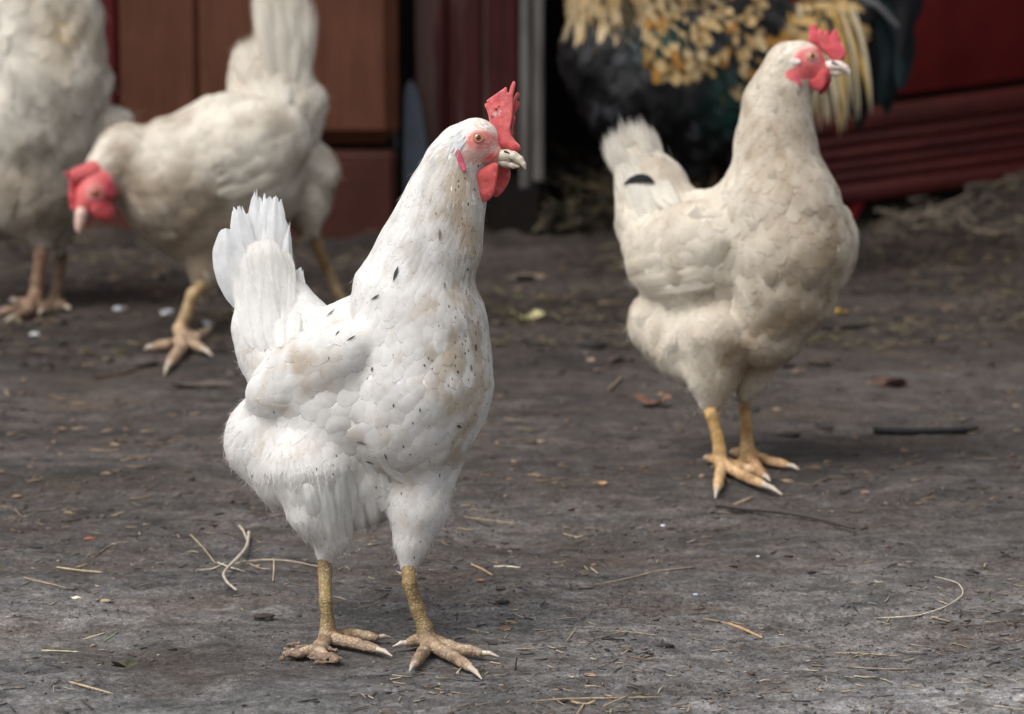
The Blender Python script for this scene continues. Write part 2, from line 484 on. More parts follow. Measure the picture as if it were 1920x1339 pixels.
def mat_eye():
    m, nt, b, o = newmat('eye')
    oc = coords(nt); sp = N(nt, 'SeparateXYZ'); L(nt, oc, sp.inputs[0])
    # object +Z is the optical axis, unit sphere
    x2 = N(nt, 'Math', operation='POWER'); L(nt, sp.outputs[0], x2.inputs[0]); x2.inputs[1].default_value = 2
    y2 = N(nt, 'Math', operation='POWER'); L(nt, sp.outputs[1], y2.inputs[0]); y2.inputs[1].default_value = 2
    s = N(nt, 'Math', operation='ADD'); L(nt, x2.outputs[0], s.inputs[0]); L(nt, y2.outputs[0], s.inputs[1])
    q = N(nt, 'Math', operation='SQRT'); L(nt, s.outputs[0], q.inputs[0])
    r = ramp(nt, q.outputs[0], [(.0, (.004, .004, .004)), (.47, (.006, .005, .004)), (.51, (.42, .16, .01)), (.74, (.55, .2, .012)), (.84, (.10, .03, .008)), (.95, (.02, .01, .008))])
    L(nt, r.outputs[0], b.inputs['Base Color']); b.inputs['Roughness'].default_value = .12; b.inputs['Coat Weight'].default_value = 1.0
    b.inputs['Coat Roughness'].default_value = .02
    return m
M_EYE = mat_eye()

def mat_wood(name, c0, c1, grain_axis=2, scale=14, rough=.6, chips=None, chipfrac=.62, seed=0.0):
    m, nt, b, o = newmat(name)
    oi = N(nt, 'ObjectInfo'); t = nt.nodes.new('ShaderNodeTexCoord')
    add = N(nt, 'VectorMath', operation='ADD'); L(nt, t.outputs['Object'], add.inputs[0])
    cx = N(nt, 'CombineXYZ'); mm = N(nt, 'Math', operation='MULTIPLY'); L(nt, oi.outputs['Random'], mm.inputs[0]); mm.inputs[1].default_value = 31
    for k in range(3): L(nt, mm.outputs[0], cx.inputs[k])
    L(nt, cx.outputs[0], add.inputs[1])
    mp = N(nt, 'Mapping'); s = [1, 1, 1]; s[grain_axis] = .07; mp.inputs['Scale'].default_value = s
    L(nt, add.outputs[0], mp.inputs[0])
    g = noise(nt, mp.outputs[0], scale * 5, 6, .7); big = noise(nt, add.outputs[0], 5, 4)
    c = mixc(nt, ramp(nt, g.outputs[0], [(.3, 0), (.7, 1)]).outputs[0], c0, c1)
    c = mixc(nt, 1.0, c, ramp(nt, big.outputs[0], [(.3, .6), (.7, 1.1)]).outputs[0], 'MULTIPLY')
    if chips:
        ch = noise(nt, mp.outputs[0], scale * 1.2, 5, .65)
        c = mixc(nt, ramp(nt, ch.outputs[0], [(chipfrac, 0), (chipfrac + .06, 1)]).outputs[0], c, chips)
    L(nt, c, b.inputs['Base Color']); b.inputs['Roughness'].default_value = rough
    b.inputs['Specular IOR Level'].default_value = .22; bump(nt, b, g.outputs[0], .5, .003)
    return m
M_BROWN = mat_wood('brown_painted_board', (.088, .030, .016), (.132, .048, .025), chips=(.15, .08, .055), chipfrac=.60, rough=.6)
M_BRICKR = mat_wood('dull_red_brown_board', (.062, .017, .011), (.090, .026, .018), grain_axis=0, rough=.6)
M_REDL = mat_wood('deep_red_board', (.065, .005, .006), (.095, .008, .009), rough=.5)
M_REDW = mat_wood('worn_red_board', (.034, .009, .008), (.078, .013, .012), chips=(.10, .058, .048), chipfrac=.52)
M_GREY = mat_wood('weathered_grey_wood', (.05, .046, .043), (.19, .18, .17), chips=(.03, .025, .02), chipfrac=.50)
M_REDP = mat_wood('red_painted_panel', (.13, .010, .010), (.165, .014, .013), grain_axis=0, scale=6, rough=.5)
M_REDS = mat_wood('dark_red_slat', (.066, .012, .010), (.098, .019, .015), grain_axis=0, rough=.5)
M_BLACK = mat_wood('dark_wood_and_shade', (.006, .005, .004), (.014, .010, .008), rough=.9)  # near-black wood, also stands in for shade in the opening and under the coop
M_BLUE = mat_plain('blue_grey_plastic', (.035, .045, .062), .5, .3, 30)
M_REDPL = mat_plain('bright_red_plastic', (.40, .010, .010), .7, .2, 40)

def mat_ground():
    m, nt, b, o = newmat('packed_dirt')
    oc = coords(nt); sp = N(nt, 'SeparateXYZ'); L(nt, oc, sp.inputs[0])
    big = noise(nt, oc, 3.2, 5, .6); mid = noise(nt, coords(nt, (.45, 1, 1)), 20, 5, .65); fine = noise(nt, oc, 190, 4, .7); vf = noise(nt, oc, 620, 3, .7)
    # dry grit in front, moist trodden earth in the middle, brown litter soil by the wall
    y = N(nt, 'MapRange'); L(nt, sp.outputs[1], y.inputs[0]); y.inputs[1].default_value = 1.85; y.inputs[2].default_value = 2.75
    yb = N(nt, 'Math', operation='MULTIPLY_ADD'); L(nt, mid.outputs[0], yb.inputs[0]); yb.inputs[1].default_value = 1.1; L(nt, y.outputs[0], yb.inputs[2])
    yb2 = N(nt, 'Math', operation='MULTIPLY_ADD'); L(nt, big.outputs[0], yb2.inputs[0]); yb2.inputs[1].default_value = .9; L(nt, yb.outputs[0], yb2.inputs[2])
    yb3 = N(nt, 'Math', operation='MULTIPLY'); L(nt, yb2.outputs[0], yb3.inputs[0]); yb3.inputs[1].default_value = .4
    dry = ramp(nt, yb3.outputs[0], [(.30, 1), (.70, .0)])
    dryc = mixc(nt, 0, dry.outputs[0], dry.outputs[0])
    c = mixc(nt, dryc, (.069, .061, .057), (.190, .186, .185))
    yw = N(nt, 'MapRange'); L(nt, sp.outputs[1], yw.inputs[0]); yw.inputs[1].default_value = 2.6; yw.inputs[2].default_value = 3.8
    yw2 = N(nt, 'Math', operation='MULTIPLY'); L(nt, yw.outputs[0], yw2.inputs[0]); L(nt, ramp(nt, big.outputs[0], [(.2, .35), (.6, 1.0)]).outputs[0], yw2.inputs[1])
    c = mixc(nt, yw2.outputs[0], c, (.027, .019, .015))
    c = mixc(nt, 1.0, c, ramp(nt, mid.outputs[0], [(.33, .60), (.62, 1.2)]).outputs[0], 'MULTIPLY')
    # brown organic stains
    m2 = noise(nt, coords(nt, (.55, 1, 1)), 48, 4, .6)
    c = mixc(nt, 1.0, c, ramp(nt, m2.outputs[0], [(.36, .56), (.62, 1.26)]).outputs[0], 'MULTIPLY')
    st = noise(nt, coords(nt, (.6, 1, 1)), 9, 6, .7)
    c = mixc(nt, ramp(nt, st.outputs[0], [(.50, 0), (.66, .75)]).outputs[0], c, (.062, .044, .033))
    wp = noise(nt, coords(nt, (.35, 1, 1)), 4.2, 4, .55)
    c = mixc(nt, 1.0, c, ramp(nt, wp.outputs[0], [(.36, .66), (.64, 1.32)]).outputs[0], 'MULTIPLY')
    c = mixc(nt, 1.0, c, ramp(nt, fine.outputs[0], [(.3, .45), (.5, .95), (.72, 1.65)]).outputs[0], 'MULTIPLY')
    c = mixc(nt, 1.0, c, ramp(nt, vf.outputs[0], [(.3, .5), (.7, 1.55)]).outputs[0], 'MULTIPLY')
    L(nt, c, b.inputs['Base Color']); b.inputs['Roughness'].default_value = .88; b.inputs['Specular IOR Level'].default_value = .3
    n1 = bump(nt, b, mid.outputs[0], .5, .006); n2 = bump(nt, b, fine.outputs[0], .8, .0022, n1); bump(nt, b, vf.outputs[0], .6, .001, n2)
    return m
M_GROUND = mat_ground()
def mat_vary(name, rough=.8):
    m, nt, b, o = newmat(name)
    at = N(nt, 'VertexColor', layer_name='Col'); n = noise(nt, coords(nt), 300, 4)
    L(nt, mixc(nt, 1.0, at.outputs[0], ramp(nt, n.outputs[0], [(.3, .6), (.7, 1.15)]).outputs[0], 'MULTIPLY'), b.inputs['Base Color'])
    b.inputs['Roughness'].default_value = rough; bump(nt, b, n.outputs[0], .4, .0008); return m
M_LITTER = mat_vary('dry_litter'); M_PEB = mat_vary('crumbly_stone', .9)
# ------------------------------------------------------------------ birds
class Bird:
    """a bird modelled in a rigid frame: x right, y down, z away, in photo pixels at its own distance"""
    def __init__(s, name, label, cat, Z0, base, group, k=7.0, seed=1):
        s.Z0 = Z0; s.sc = Z0 / F; s.base = np.array([base[0], base[1], 0.0])
        s.o0 = CAM + Z0 * FW; s.E = np.stack([R_, -UP, FW])            # rows: images of the local axes
        s.root = empty(name, s.base); tag(s.root, label, cat, group)
        s.fd = Field(k); s.rng = np.random.default_rng(seed); s.seed = seed
        s.dome = .048; s.fmats = {}
    def W(s, u):                                   # local -> object space
        u = np.asarray(u, float); q = (u - [CX, CY, 0]) * s.sc
        return s.o0 + q @ s.E - s.base
    def Lc(s, Wp):                                 # world -> local
        return ((np.asarray(Wp, float) - s.o0) @ s.E.T) / s.sc + [CX, CY, 0]
    def part(s, name, V, Fc, mat, col=None, uv=None, kind=None, parent=None, label=None, vn=None):
        if col is not None and np.ndim(col) == 1: col = np.tile(np.array(col, float), (len(V), 1))
        o = mk_mesh(name, s.W(V), Fc, mat, parent or s.root, col, uv, kind=kind, vn=None if vn is None else vn @ s.E)
        if label: o['label'] = label
        return o
    def hit(s, px, py, z0=-600, fd=None, dirz=1.0):
        p = np.array([px, py, z0], float); fd = fd or s.fd
        for _ in range(90):
            d = float(fd.f(p[None])[0])
            if d < .15: return p
            p[2] += dirz * max(d * .9, .1)
            if abs(p[2]) > 900: return None
        return p
    def body(s, h, colfn):
        V, Q = s.fd.mesh(h)
        s.part('body', V, Q, M_BODY, colfn(V, s.fd.weights(V)))
    # -------- feathers draped over the body
    def plumage(s, atts_default, groups, colfn, nu=7, skip=None, dens=1.0, lod=1.0, samples=60000, meshv=None):
        fd = s.fd; rg = s.rng
        V, Q = fd.mesh(meshv or 8.0)
        T = np.concatenate([Q[:, [0, 1, 2]], Q[:, [0, 2, 3]]])
        A = np.linalg.norm(np.cross(V[T[:, 1]] - V[T[:, 0]], V[T[:, 2]] - V[T[:, 0]]), axis=1)
        keys = ['Lf', 'Wf', 'lift', 'sp', 'fluff', 'rag']
        at = [dict(atts_default, **a) for a in fd.att]
        K = np.array([[a[k] for k in keys] for a in at]); FL = np.array([a['flow'] for a in at], float)
        grp = np.array([groups.index(a['grp']) for a in at]); bare = np.array([a.get('bare', 0) for a in at], float)
        ti = rg.choice(len(T), size=samples, p=A / A.sum())
        r1, r2 = rg.random(samples), rg.random(samples); r1s = np.sqrt(r1)
        P = V[T[ti, 0]] * (1 - r1s)[:, None] + V[T[ti, 1]] * (r1s * (1 - r2))[:, None] + V[T[ti, 2]] * (r1s * r2)[:, None]
        Wt = fd.weights(P)
        val = Wt @ K; sp = val[:, 3] * lod / dens
        # dart throwing with a local radius
        cell = float(sp.max()); grid = {}; keep = []
        ok = (Wt @ bare) < .5
        if skip is not None: ok &= ~skip(P)
        Pl = P.tolist(); spl = sp.tolist()
        for i in range(samples):
            if not ok[i]: continue
            x, y, z = Pl[i]; r = spl[i]; key = (int(x // cell), int(y // cell), int(z // cell)); bad = False
            for a in (-1, 0, 1):
                for b in (-1, 0, 1):
                    for c in (-1, 0, 1):
                        for (X, Y, Z, rr) in grid.get((key[0] + a, key[1] + b, key[2] + c), ()):
                            m = (r + rr) * .5
                            if (X - x) ** 2 + (Y - y) ** 2 + (Z - z) ** 2 < m * m: bad = True; break
                        if bad: break
                    if bad: break
                if bad: break
            if not bad: grid.setdefault(key, []).append((x, y, z, r)); keep.append(i)
        keep = np.array(keep); P, Wt, val = P[keep], Wt[keep], val[keep]
        n = fd.grad(P); nF = len(P)
        Dv = Wt @ FL
        jit = (fbm(P, 1 / 40., 2, s.seed) - .5)[:, None] * 1.1 + rg.normal(0, .10, (nF, 1))
        Dv = nrm(Dv - n * (Dv * n).sum(1, keepdims=True)); S = np.cross(n, Dv)
        Dv = nrm(Dv + S * jit); S = np.cross(n, Dv)
        Lf = val[:, 0] * rg.uniform(.85, 1.15, nF) * lod ** .5; Wf = val[:, 1] * rg.uniform(.85, 1.15, nF) * lod ** .5
        lift = val[:, 2] * rg.uniform(.3, 1.7, nF); rag = val[:, 5]
        reg = grp[Wt.argmax(1)]
        vv = np.array([0, .28, .55, .76, .90, 1.0]); uu = np.linspace(-1, 1, nu)
        prof = np.minimum(1, (vv / .3 + .15)) ** .6 * np.sqrt(np.clip(1 - (np.clip(vv - .5, 0, 1) / .52) ** 2, 0, 1)); prof[-1] = .46
        nv = len(vv)
        u2, v2 = np.meshgrid(uu, vv, indexing='ij')                      # nu x nv
        jt = rg.normal(0, 1, (nF, nu, 1)) * (.026 * np.clip((np.minimum(vv, .9) - .4) / .5, 0, 1) ** 1.5)[None, None] * rag[:, None, None]
        vv_ = v2[None] + jt - .075 * (np.abs(u2) ** 2 * np.minimum(v2, .93) ** 2)[None]
        q = (P[:, None, None] + Dv[:, None, None] * ((vv_ - .35) * Lf[:, None, None])[..., None]
             + S[:, None, None] * ((u2 * prof[None])[None] * Wf[:, None, None] * .5)[..., None])
        sh = q.shape; q = q.reshape(nF, -1, 3)
        for _ in range(2): q = q - fd.f(q.reshape(-1, 3)).reshape(nF, -1)[..., None] * n[:, None]
        qb = q.reshape(sh)
        gu = qb[:, 2:] - qb[:, :-2]; gu = np.concatenate([gu[:, :1], gu, gu[:, -1:]], 1)
        gv = np.stack([qb[:, :, 1] - qb[:, :, 0], qb[:, :, 2] - qb[:, :, 0], qb[:, :, 3] - qb[:, :, 1], qb[:, :, 4] - qb[:, :, 2], qb[:, :, 4] - qb[:, :, 2], qb[:, :, 4] - qb[:, :, 2]], 2)
        vnm = nrm(np.cross(gv, gu)); vnm = vnm * np.sign((vnm * n[:, None, None]).sum(-1, keepdims=True)); vnm = nrm(vnm * .8 + .2 * n[:, None, None])
        du_ = (-2 * u2 * v2 * (1.02 - v2) * 2.4 * s.dome * 2)[None]; dv_ = lift[:, None, None] * 1.1 + (s.dome * Wf / Lf)[:, None, None] * (2.4 * (1 - u2 ** 2) * (1.02 - 2 * v2))[None]
        vnm = nrm(vnm - S[:, None, None] * du_[..., None] - Dv[:, None, None] * dv_[..., None])
        roll = rg.normal(0, .016, nF)
        off = (.2 + (lift[:, None, None] * Lf[:, None, None] * v2[None] ** 1.3) + s.dome * Wf[:, None, None] * (1 - u2[None] ** 2) * v2[None] * (1.02 - v2[None]) * 2.4
               + roll[:, None, None] * Wf[:, None, None] * u2[None] * v2[None] - 1.0 * (1 - v2[None]) + rg.uniform(0, .25, nF)[:, None, None]
               + (np.clip(fbm(P, 1 / 34., 2, s.seed + 60) - .44, 0, 1) * .10 * Wf)[:, None, None] * v2[None] ** .7)
        q = q.reshape(sh) + n[:, None, None] * off[..., None]
        C = colfn(q, P, reg, Wt, rg, u2, v2)
        UVb = np.stack([u2, v2], -1)
        base = (np.arange(nu - 1)[:, None] * nv + np.arange(nv - 1)[None]).reshape(-1)
        quad = np.stack([base, base + 1, base + nv + 1, base + nv], 1)
        for gi, gname in enumerate(groups):
            m = reg == gi
            if not m.any(): continue
            k = int(m.sum()); Vg = q[m].reshape(-1, 3)
            Fg = (quad[None] + (np.arange(k) * nu * nv)[:, None, None]).reshape(-1, 4)
            # per-feather shift of the barb pattern
            uvg = np.broadcast_to(UVb[None], (k, nu, nv, 2)).reshape(-1, 2)
            s.part(gname, Vg, Fg, s.fmats.get(gname, M_FADE), C[m].reshape(-1, C.shape[-1]), uvg, kind='stuff', vn=vnm[m].reshape(-1, 3))
        # -------- loose down strands
        fl = val[:, 4]
        cnt = rg.poisson(np.clip(fl, 0, None))
        ii = np.repeat(np.arange(nF), cnt)
        if len(ii):
            k = len(ii)
            Pp = P[ii] + (Dv[ii] * rg.uniform(-.2, .7, (k, 1)) * Lf[ii, None] + S[ii] * rg.normal(0, .45, (k, 1)) * Wf[ii, None])
            nn = n[ii]
            Pp = Pp - fd.f(Pp)[:, None] * nn
            dd = nrm(Dv[ii] + S[ii] * rg.normal(0, .35, (k, 1)) + nn * (rg.uniform(.0, .20, (k, 1)) + .15 * (rg.random((k, 1)) < .10)))
            ll = Lf[ii] * rg.uniform(.22, .52, k); ww = rg.uniform(.22, .45, k) * lod
            side = nrm(np.cross(dd, nrm(nn + rg.normal(0, .4, (k, 3)))))
            t = np.array([0, .35, .7, 1.0]); wt = np.array([1, .9, .6, .12])
            droop = rg.normal(0, .10, (k, 1))
            pts = Pp[:, None] + dd[:, None] * (t[None, :, None] * ll[:, None, None]) + (S[ii] * droop)[:, None] * (t[None, :, None] ** 2 * ll[:, None, None])
            a = pts + side[:, None] * (wt[None, :, None] * ww[:, None, None]); b = pts - side[:, None] * (wt[None, :, None] * ww[:, None, None])
            Vs = np.stack([a, b], 2).reshape(k, 8, 3)
            fq = np.array([[0, 1, 3, 2], [2, 3, 5, 4], [4, 5, 7, 6]])
            Fs = (fq[None] + (np.arange(k) * 8)[:, None, None]).reshape(-1, 4)
            cc = C[..., :3].reshape(nF, -1, 3).mean(1)[ii] * rg.uniform(.92, 1.06, (k, 1))
            s.part('down_strands', Vs.reshape(-1, 3), Fs, s.fmat, np.repeat(cc, 8, 0), np.zeros((k * 8, 2)), kind='stuff')
        print(s.root.name, 'feathers', nF, 'strands', len(ii))
    # -------- one big feather
    def blade(s, name, pts, width, face, col, parent=None, cup=.12, notch=0.0, tipround=.85, nrow=22, ncol=11, seed=0, tipcol=None, label=None, wprof=None, soft=False):
        """pts: local control points root->tip; face: normal the vane roughly faces"""
        rg = np.random.default_rng(seed + 101 * s.seed)
        pts = np.array(pts, float)
        t = np.linspace(0, 1, nrow)
        if len(pts) == 2: pts = np.array([pts[0], (pts[0] + pts[1]) / 2, pts[1]])
        if len(pts) == 3: c = (1 - t)[:, None] ** 2 * pts[0] + (2 * t * (1 - t))[:, None] * (2 * pts[1] - .5 * (pts[0] + pts[2])) + t[:, None] ** 2 * pts[2]
        else: c = np.stack([np.interp(t, np.linspace(0, 1, len(pts)), pts[:, k]) for k in range(3)], 1)
        T = nrm(np.gradient(c, axis=0)); nz = nrm(np.array(face, float)[None] - T * (T @ np.array(face, float))[:, None]); Sd = np.cross(nz, T)
        pr = (np.minimum(1, t / .25 + .25)) * np.clip(1 - (np.clip(t - (1 - tipround * .35), 0, 1) / (tipround * .35 + .02)) ** 2, 0.02, 1) ** .5
        if wprof is not None: pr = np.interp(t, np.linspace(0, 1, len(wprof)), wprof)
        u = np.linspace(-1, 1, ncol)
        Ln = np.linalg.norm(pts[-1] - pts[0])
        sl = rg.normal(0, notch, (ncol,))
        g = c[:, None] + Sd[:, None] * (u[None, :, None] * pr[:, None, None] * width * .5)
        g = g + T[:, None] * ((sl[None] * (t[:, None] ** 4) - .12 * np.abs(u)[None] ** 1.5 * (t[:, None]) ** 2 * 0.3) * Ln)[..., None]
        # split vane: rows near the edge sag out of plane
        wv = (fbm(np.stack([np.broadcast_to(u[None] * 1.3, (nrow, ncol)), np.broadcast_to(t[:, None] * 3.0, (nrow, ncol)), np.full((nrow, ncol), seed * 3.1)], -1), 2.2, 2, seed) - .5)
        g = g + nz[:, None] * ((-cup * np.abs(u)[None] ** 1.6 * width * pr[:, None]) + wv * width * .10 + .035 * width * np.exp(-(u[None] / .09) ** 2))[..., None]
        V = g.reshape(-1, 3)
        b = (np.arange(nrow - 1)[:, None] * ncol + np.arange(ncol - 1)[None]).reshape(-1)
        Fq = np.stack([b, b + 1, b + ncol + 1, b + ncol], 1)
        cc = np.tile(np.array(col, float), (len(V), 1)) * (0.93 + .10 * fbm(V, .05, 2, seed))[:, None]
        if tipcol is not None:
            k = np.clip((np.repeat(t, ncol) - .25) / .5, 0, 1)[:, None]; cc = cc * (1 - k) + np.array(tipcol) * k
        uv = np.stack([np.tile(u, nrow), np.repeat(t if soft else t * Ln / 45., ncol)], 1)
        return s.part(name, V, Fq, M_DARKT if s.fmat is M_DARKF else (M_SOFT if soft else s.fmat), cc, uv, parent=parent, label=label)
    # -------- legs with toes and claws
    def leg(s, shank, foot_px, toes, mat, h=2.0, clawmat=None, tint=(1, 1, 1), toe_r=7.0, hallux=None, label=None, shank_tint=(.68, .66, .42)):
        """shank: list of (px,py,dz or None,r); last entries near the foot get their depth from the ground"""
        gp = s.Lc(G(foot_px[0], foot_px[1], 0.0)); zf = gp[2]
        fld = Field(2.2)
        ch = []
        top = shank[0]
        for i, (x, y, z, r) in enumerate(shank):
            r = r * (.80 if i < len(shank) - 1 else .86)
            if z is None:
                ch.append((x, y, zf, r))
            else: ch.append((x, y, z, r))
        fld.chain(ch, {})
        # knuckle pads
        claws = []
        for toe in toes:
            pts = []
            for (x, y, r) in toe['p']:
                r = r * .9
                q = s.Lc(G(x, y, r * s.sc * .80)); pts.append((q[0], q[1], q[2], r))
            ank = ch[-1]
            fld.chain([(ank[0], ank[1], ank[2], ank[3] * .75), pts[0]], {})
            # bulging joints along the toe
            dense = []
            for a, b in zip(pts[:-1], pts[1:]):
                n = 4
                for j in range(n):
                    t = j / n; p = [a[m] * (1 - t) + b[m] * t for m in range(4)]; p[3] *= (1.0 + .10 * math.sin(j * math.pi)) * (1.06 if j % 2 == 0 else .93); dense.append(tuple(p))
            dense.append(pts[-1]); fld.chain(dense, {})
            if toe.get('claw'):
                cx, cy = toe['claw']; e = pts[-1]; q = s.Lc(G(cx, cy, 0.001))
                mid = (np.array(e[:3]) + q) / 2 + [0, -3.0, 0]
                claws.append([(e[0], e[1], e[2], e[3] * .72), (mid[0], mid[1], mid[2], e[3] * .52), (q[0], q[1] - .8, q[2], 1.3)])
        V, Q = fld.mesh(h)
        V = V + fld.grad(V) * ((fbm(V, .16, 2, 5) - .5) * 1.6)[:, None]
        # never below the ground
        zz = (s.W(V) + s.base)[:, 2]; V[:, 1] -= np.clip((-zz + .0004) / s.sc, 0, None)
        dirt = np.clip((V[:, 1] - (ch[-1][1] - 30)) / 40, 0, 1)[:, None]
        n = fbm(V, .08, 3, 9)[:, None]
        C = np.array(tint) * (np.array(shank_tint) * (1 - dirt) + np.array([1.0, 1.0, 1.0]) * dirt) * (1 - np.clip((n - .42) * 3, 0, 1) * (.15 + .25 * dirt))
        lo = s.part('leg', V, Q, mat, np.clip(C, 0, 1), label=label)
        for c in claws:
            cf = Field(1.0); cf.chain(c, {}); cv, cq = cf.mesh(1.2 * max(1, h / 2.0))
            s.part('claw', cv, cq, clawmat or M_CLAW, parent=lo)
        return lo
    def plate(s, name, poly, half, rnd, h, dz, lat, col, mat=None, spots=None, wob=0, it=1, seed=0, label=None, parent=None, colfn=None):
        V, Q = poly_blob(poly, half, rnd, h, dz, lat, wob, it, seed)
        C = np.tile(np.array(col, float), (len(V), 1)) * (.80 + .34 * fbm(V, .12, 3, seed))[:, None]
        pk = np.clip((fbm(V, .075, 3, seed + 5) - .50) * 3.5, 0, 1)[:, None] * .45; C = lerp(C, (.72, .22, .21), pk)
        dk = np.clip((fbm(V, .09, 3, seed + 9) - .52) * 3.5, 0, 1)[:, None] * .45; C = lerp(C, (.40, .018, .025), dk)
        if colfn is not None: C = colfn(V, C)
        for (x, y, r, c) in (spots or []):
            d = np.hypot(V[:, 0] - x, V[:, 1] - y) + (fbm(V, .5, 2, 3) - .5) * r * 1.6
            k = np.clip((r - d) / (r * .25 + .3), 0, 1)[:, None]; C = C * (1 - k) + np.array(c) * k
        return s.part(name, V, Q, mat or M_FLESH, C, label=label, parent=parent)
    def sweep(s, name, specs, col, seed=0, lift=(1.0, 3.5), **kw):
        """feathers rooted on the body surface that run off it to a free tip"""
        for i, (r, m, tip, wd) in enumerate(specs):
            pp = []
            for (x, y), l in ((r, lift[0]), (m, lift[1])):
                p = s.hit(x, y)
                if p is None: break
                pp.append(p + s.fd.grad(p[None])[0] * l)
            if len(pp) < 2: continue
            n = s.fd.grad(pp[1][None])[0]
            pp.append(np.array(tip, float))
            s.blade(name, pp, wd, tuple(nrm(n + [0, 0, -1.2])), np.array(col) * s.rng.uniform(.96, 1.03), seed=seed + i, **kw)
    def eye(s, px, py, r, lat, headc, ringcol, h=1.0, hidden=False):
        p = s.hit(px, py)
        for k in (0, 1):
            if k == 1:
                l = nrm(lat); hc = np.array(headc, float); d = float((p - hc) @ l); p = p - 2 * d * l
                for _ in range(6): p = p - s.fd.f(p[None])[0] * s.fd.grad(p[None])[0]
            n = s.fd.grad(p[None])[0]
            n = nrm(n + np.array([0, .0, 0]))
            c = p - n * r * .42
            me = eye_mesh()
            e = bpy.data.objects.new('eye', me); COL.objects.link(e); e.parent = s.root
            nw = Vector(nrm(n @ s.E)); e.rotation_mode = 'QUATERNION'; e.rotation_quaternion = nw.to_track_quat('Z', 'Y')
            e.location = s.W(c); e.scale = (r * s.sc,) * 3
            # eyelid ring
            a = nrm(np.cross(n, [0, 1, .1])); b = np.cross(n, a)
            th = np.linspace(0, 2 * np.pi, 29)[:-1]; ph = np.linspace(0, 2 * np.pi, 11)[:-1]
            R1 = r * .97; 
            V = []
            for t in th:
                rad = a * math.cos(t) + b * math.sin(t) * .92
                for f in ph:
                    V.append(p + n * (r * .06) + rad * (R1 + r * .17 * math.cos(f)) + n * (r * .20 * math.sin(f)))
            nq = len(ph); Fq = [[i * nq + j, ((i + 1) % 28) * nq + j, ((i + 1) % 28) * nq + (j + 1) % nq, i * nq + (j + 1) % nq] for i in range(28) for j in range(nq)]
            s.part('eyelid', np.array(V), np.array(Fq), M_BODY, ringcol)
_EYE = []
def eye_mesh():
    if _EYE: return _EYE[0]
    import bmesh
    me = bpy.data.meshes.new('eye'); bm = bmesh.new(); bmesh.ops.create_uvsphere(bm, u_segments=32, v_segments=20, radius=1.0)
    for f in bm.faces: f.smooth = True
    bm.to_mesh(me); bm.free(); me.materials.append(M_EYE); _EYE.append(me); return me
def lerp(a, b, k): return a * (1 - k) + np.asarray(b, float) * k
# ------------------------------------------------------------------ the ground
FEET = [G(*p)[:2] for p in ((640, 1212), (830, 1220), (590, 1222), (1365, 884), (1404, 866), (345, 650), (642, 594), (66, 578), (98, 566), (1300, 516), (1342, 502))]
def hbump(X, Y):
    P = np.stack([X, Y, np.zeros_like(X)], -1)
    h = .010 * (fbm(P, 3.0, 2, 3) - .5) * np.clip((Y - 2.9) / 1.0, 0, 1)
    h = h + .0085 * (fbm(P, 13, 2, 4) - .5) + .0046 * (fbm(P * [1, 1.6, 1], 52, 2, 8) - .5) + .0020 * (vnoise(P, 170, 5) - .5)
    h = h - .010 * np.clip(fbm(P * [.6, 1, 1], 7, 2, 31) - .60, 0, 1) * 3     # dents and scuffs
    k = np.ones_like(X)
    for fx, fy in FEET: k = np.minimum(k, np.clip((np.hypot((X - fx), (Y - fy)) - .035) / .10, 0, 1))
    h = (h + .0018) * (.12 + .88 * k) - .0018
    # litter heap on the right by the wall, and crumbly soil at the foot of the wall
    h = h + .055 * np.exp(-((X - .98) / .33) ** 2 - ((Y - 4.75) / .28) ** 2) * (.4 + 1.2 * fbm(P, 14, 3, 6))
    h = h + .030 * np.clip((Y - 4.2) / .5, 0, 1) * np.clip((fbm(P, 9, 3, 12) - .42) * 2.2, 0, 1)
    return h - .0012
def axis(lo, hi, step, far, grow=1.35):
    a = list(np.arange(lo, hi, step)); st = step; x = a[-1]
    while x < far: st *= grow; x += st; a.append(x)
    st = step; x = a[0]; pre = []
    while x > -far: st *= grow; x -= st; pre.append(x)
    return np.array(pre[::-1] + a)
gx = axis(-1.0, 1.15, .0052, 60.0)
gy = np.concatenate([axis(1.75, 3.2, .0046, 1e-9)[0:], []])
gy = np.arange(1.75, 3.2, .0046); gy = np.concatenate([gy, np.arange(3.2, 5.3, .011)])
st = .0046; x = 1.75; pre = []
while x > -60: st *= 1.35; x -= st; pre.append(x)
st = .011; x = gy[-1]; post = []
while x < 90: st *= 1.35; x += st; post.append(x)
gy = np.concatenate([pre[::-1], gy, post])
GX, GY = np.meshgrid(gx, gy, indexing='ij')
GZ = hbump(GX, GY) * np.clip(1 - (np.abs(GX) - 1.5) / 3, 0, 1) * (np.abs(GY) < 7)
_n0, _n1 = GX.shape
_b = (np.arange(_n0 - 1)[:, None] * _n1 + np.arange(_n1 - 1)[None]).reshape(-1)
ground = mk_mesh('ground', np.stack([GX, GY, GZ], -1).reshape(-1, 3), np.stack([_b, _b + _n1, _b + _n1 + 1, _b + 1], 1), M_GROUND)
tag(ground, 'dark packed dirt yard strewn with bits of straw', 'ground', kind='structure')
def gh(x, y): return float(hbump(np.array([x]), np.array([y]))[0])
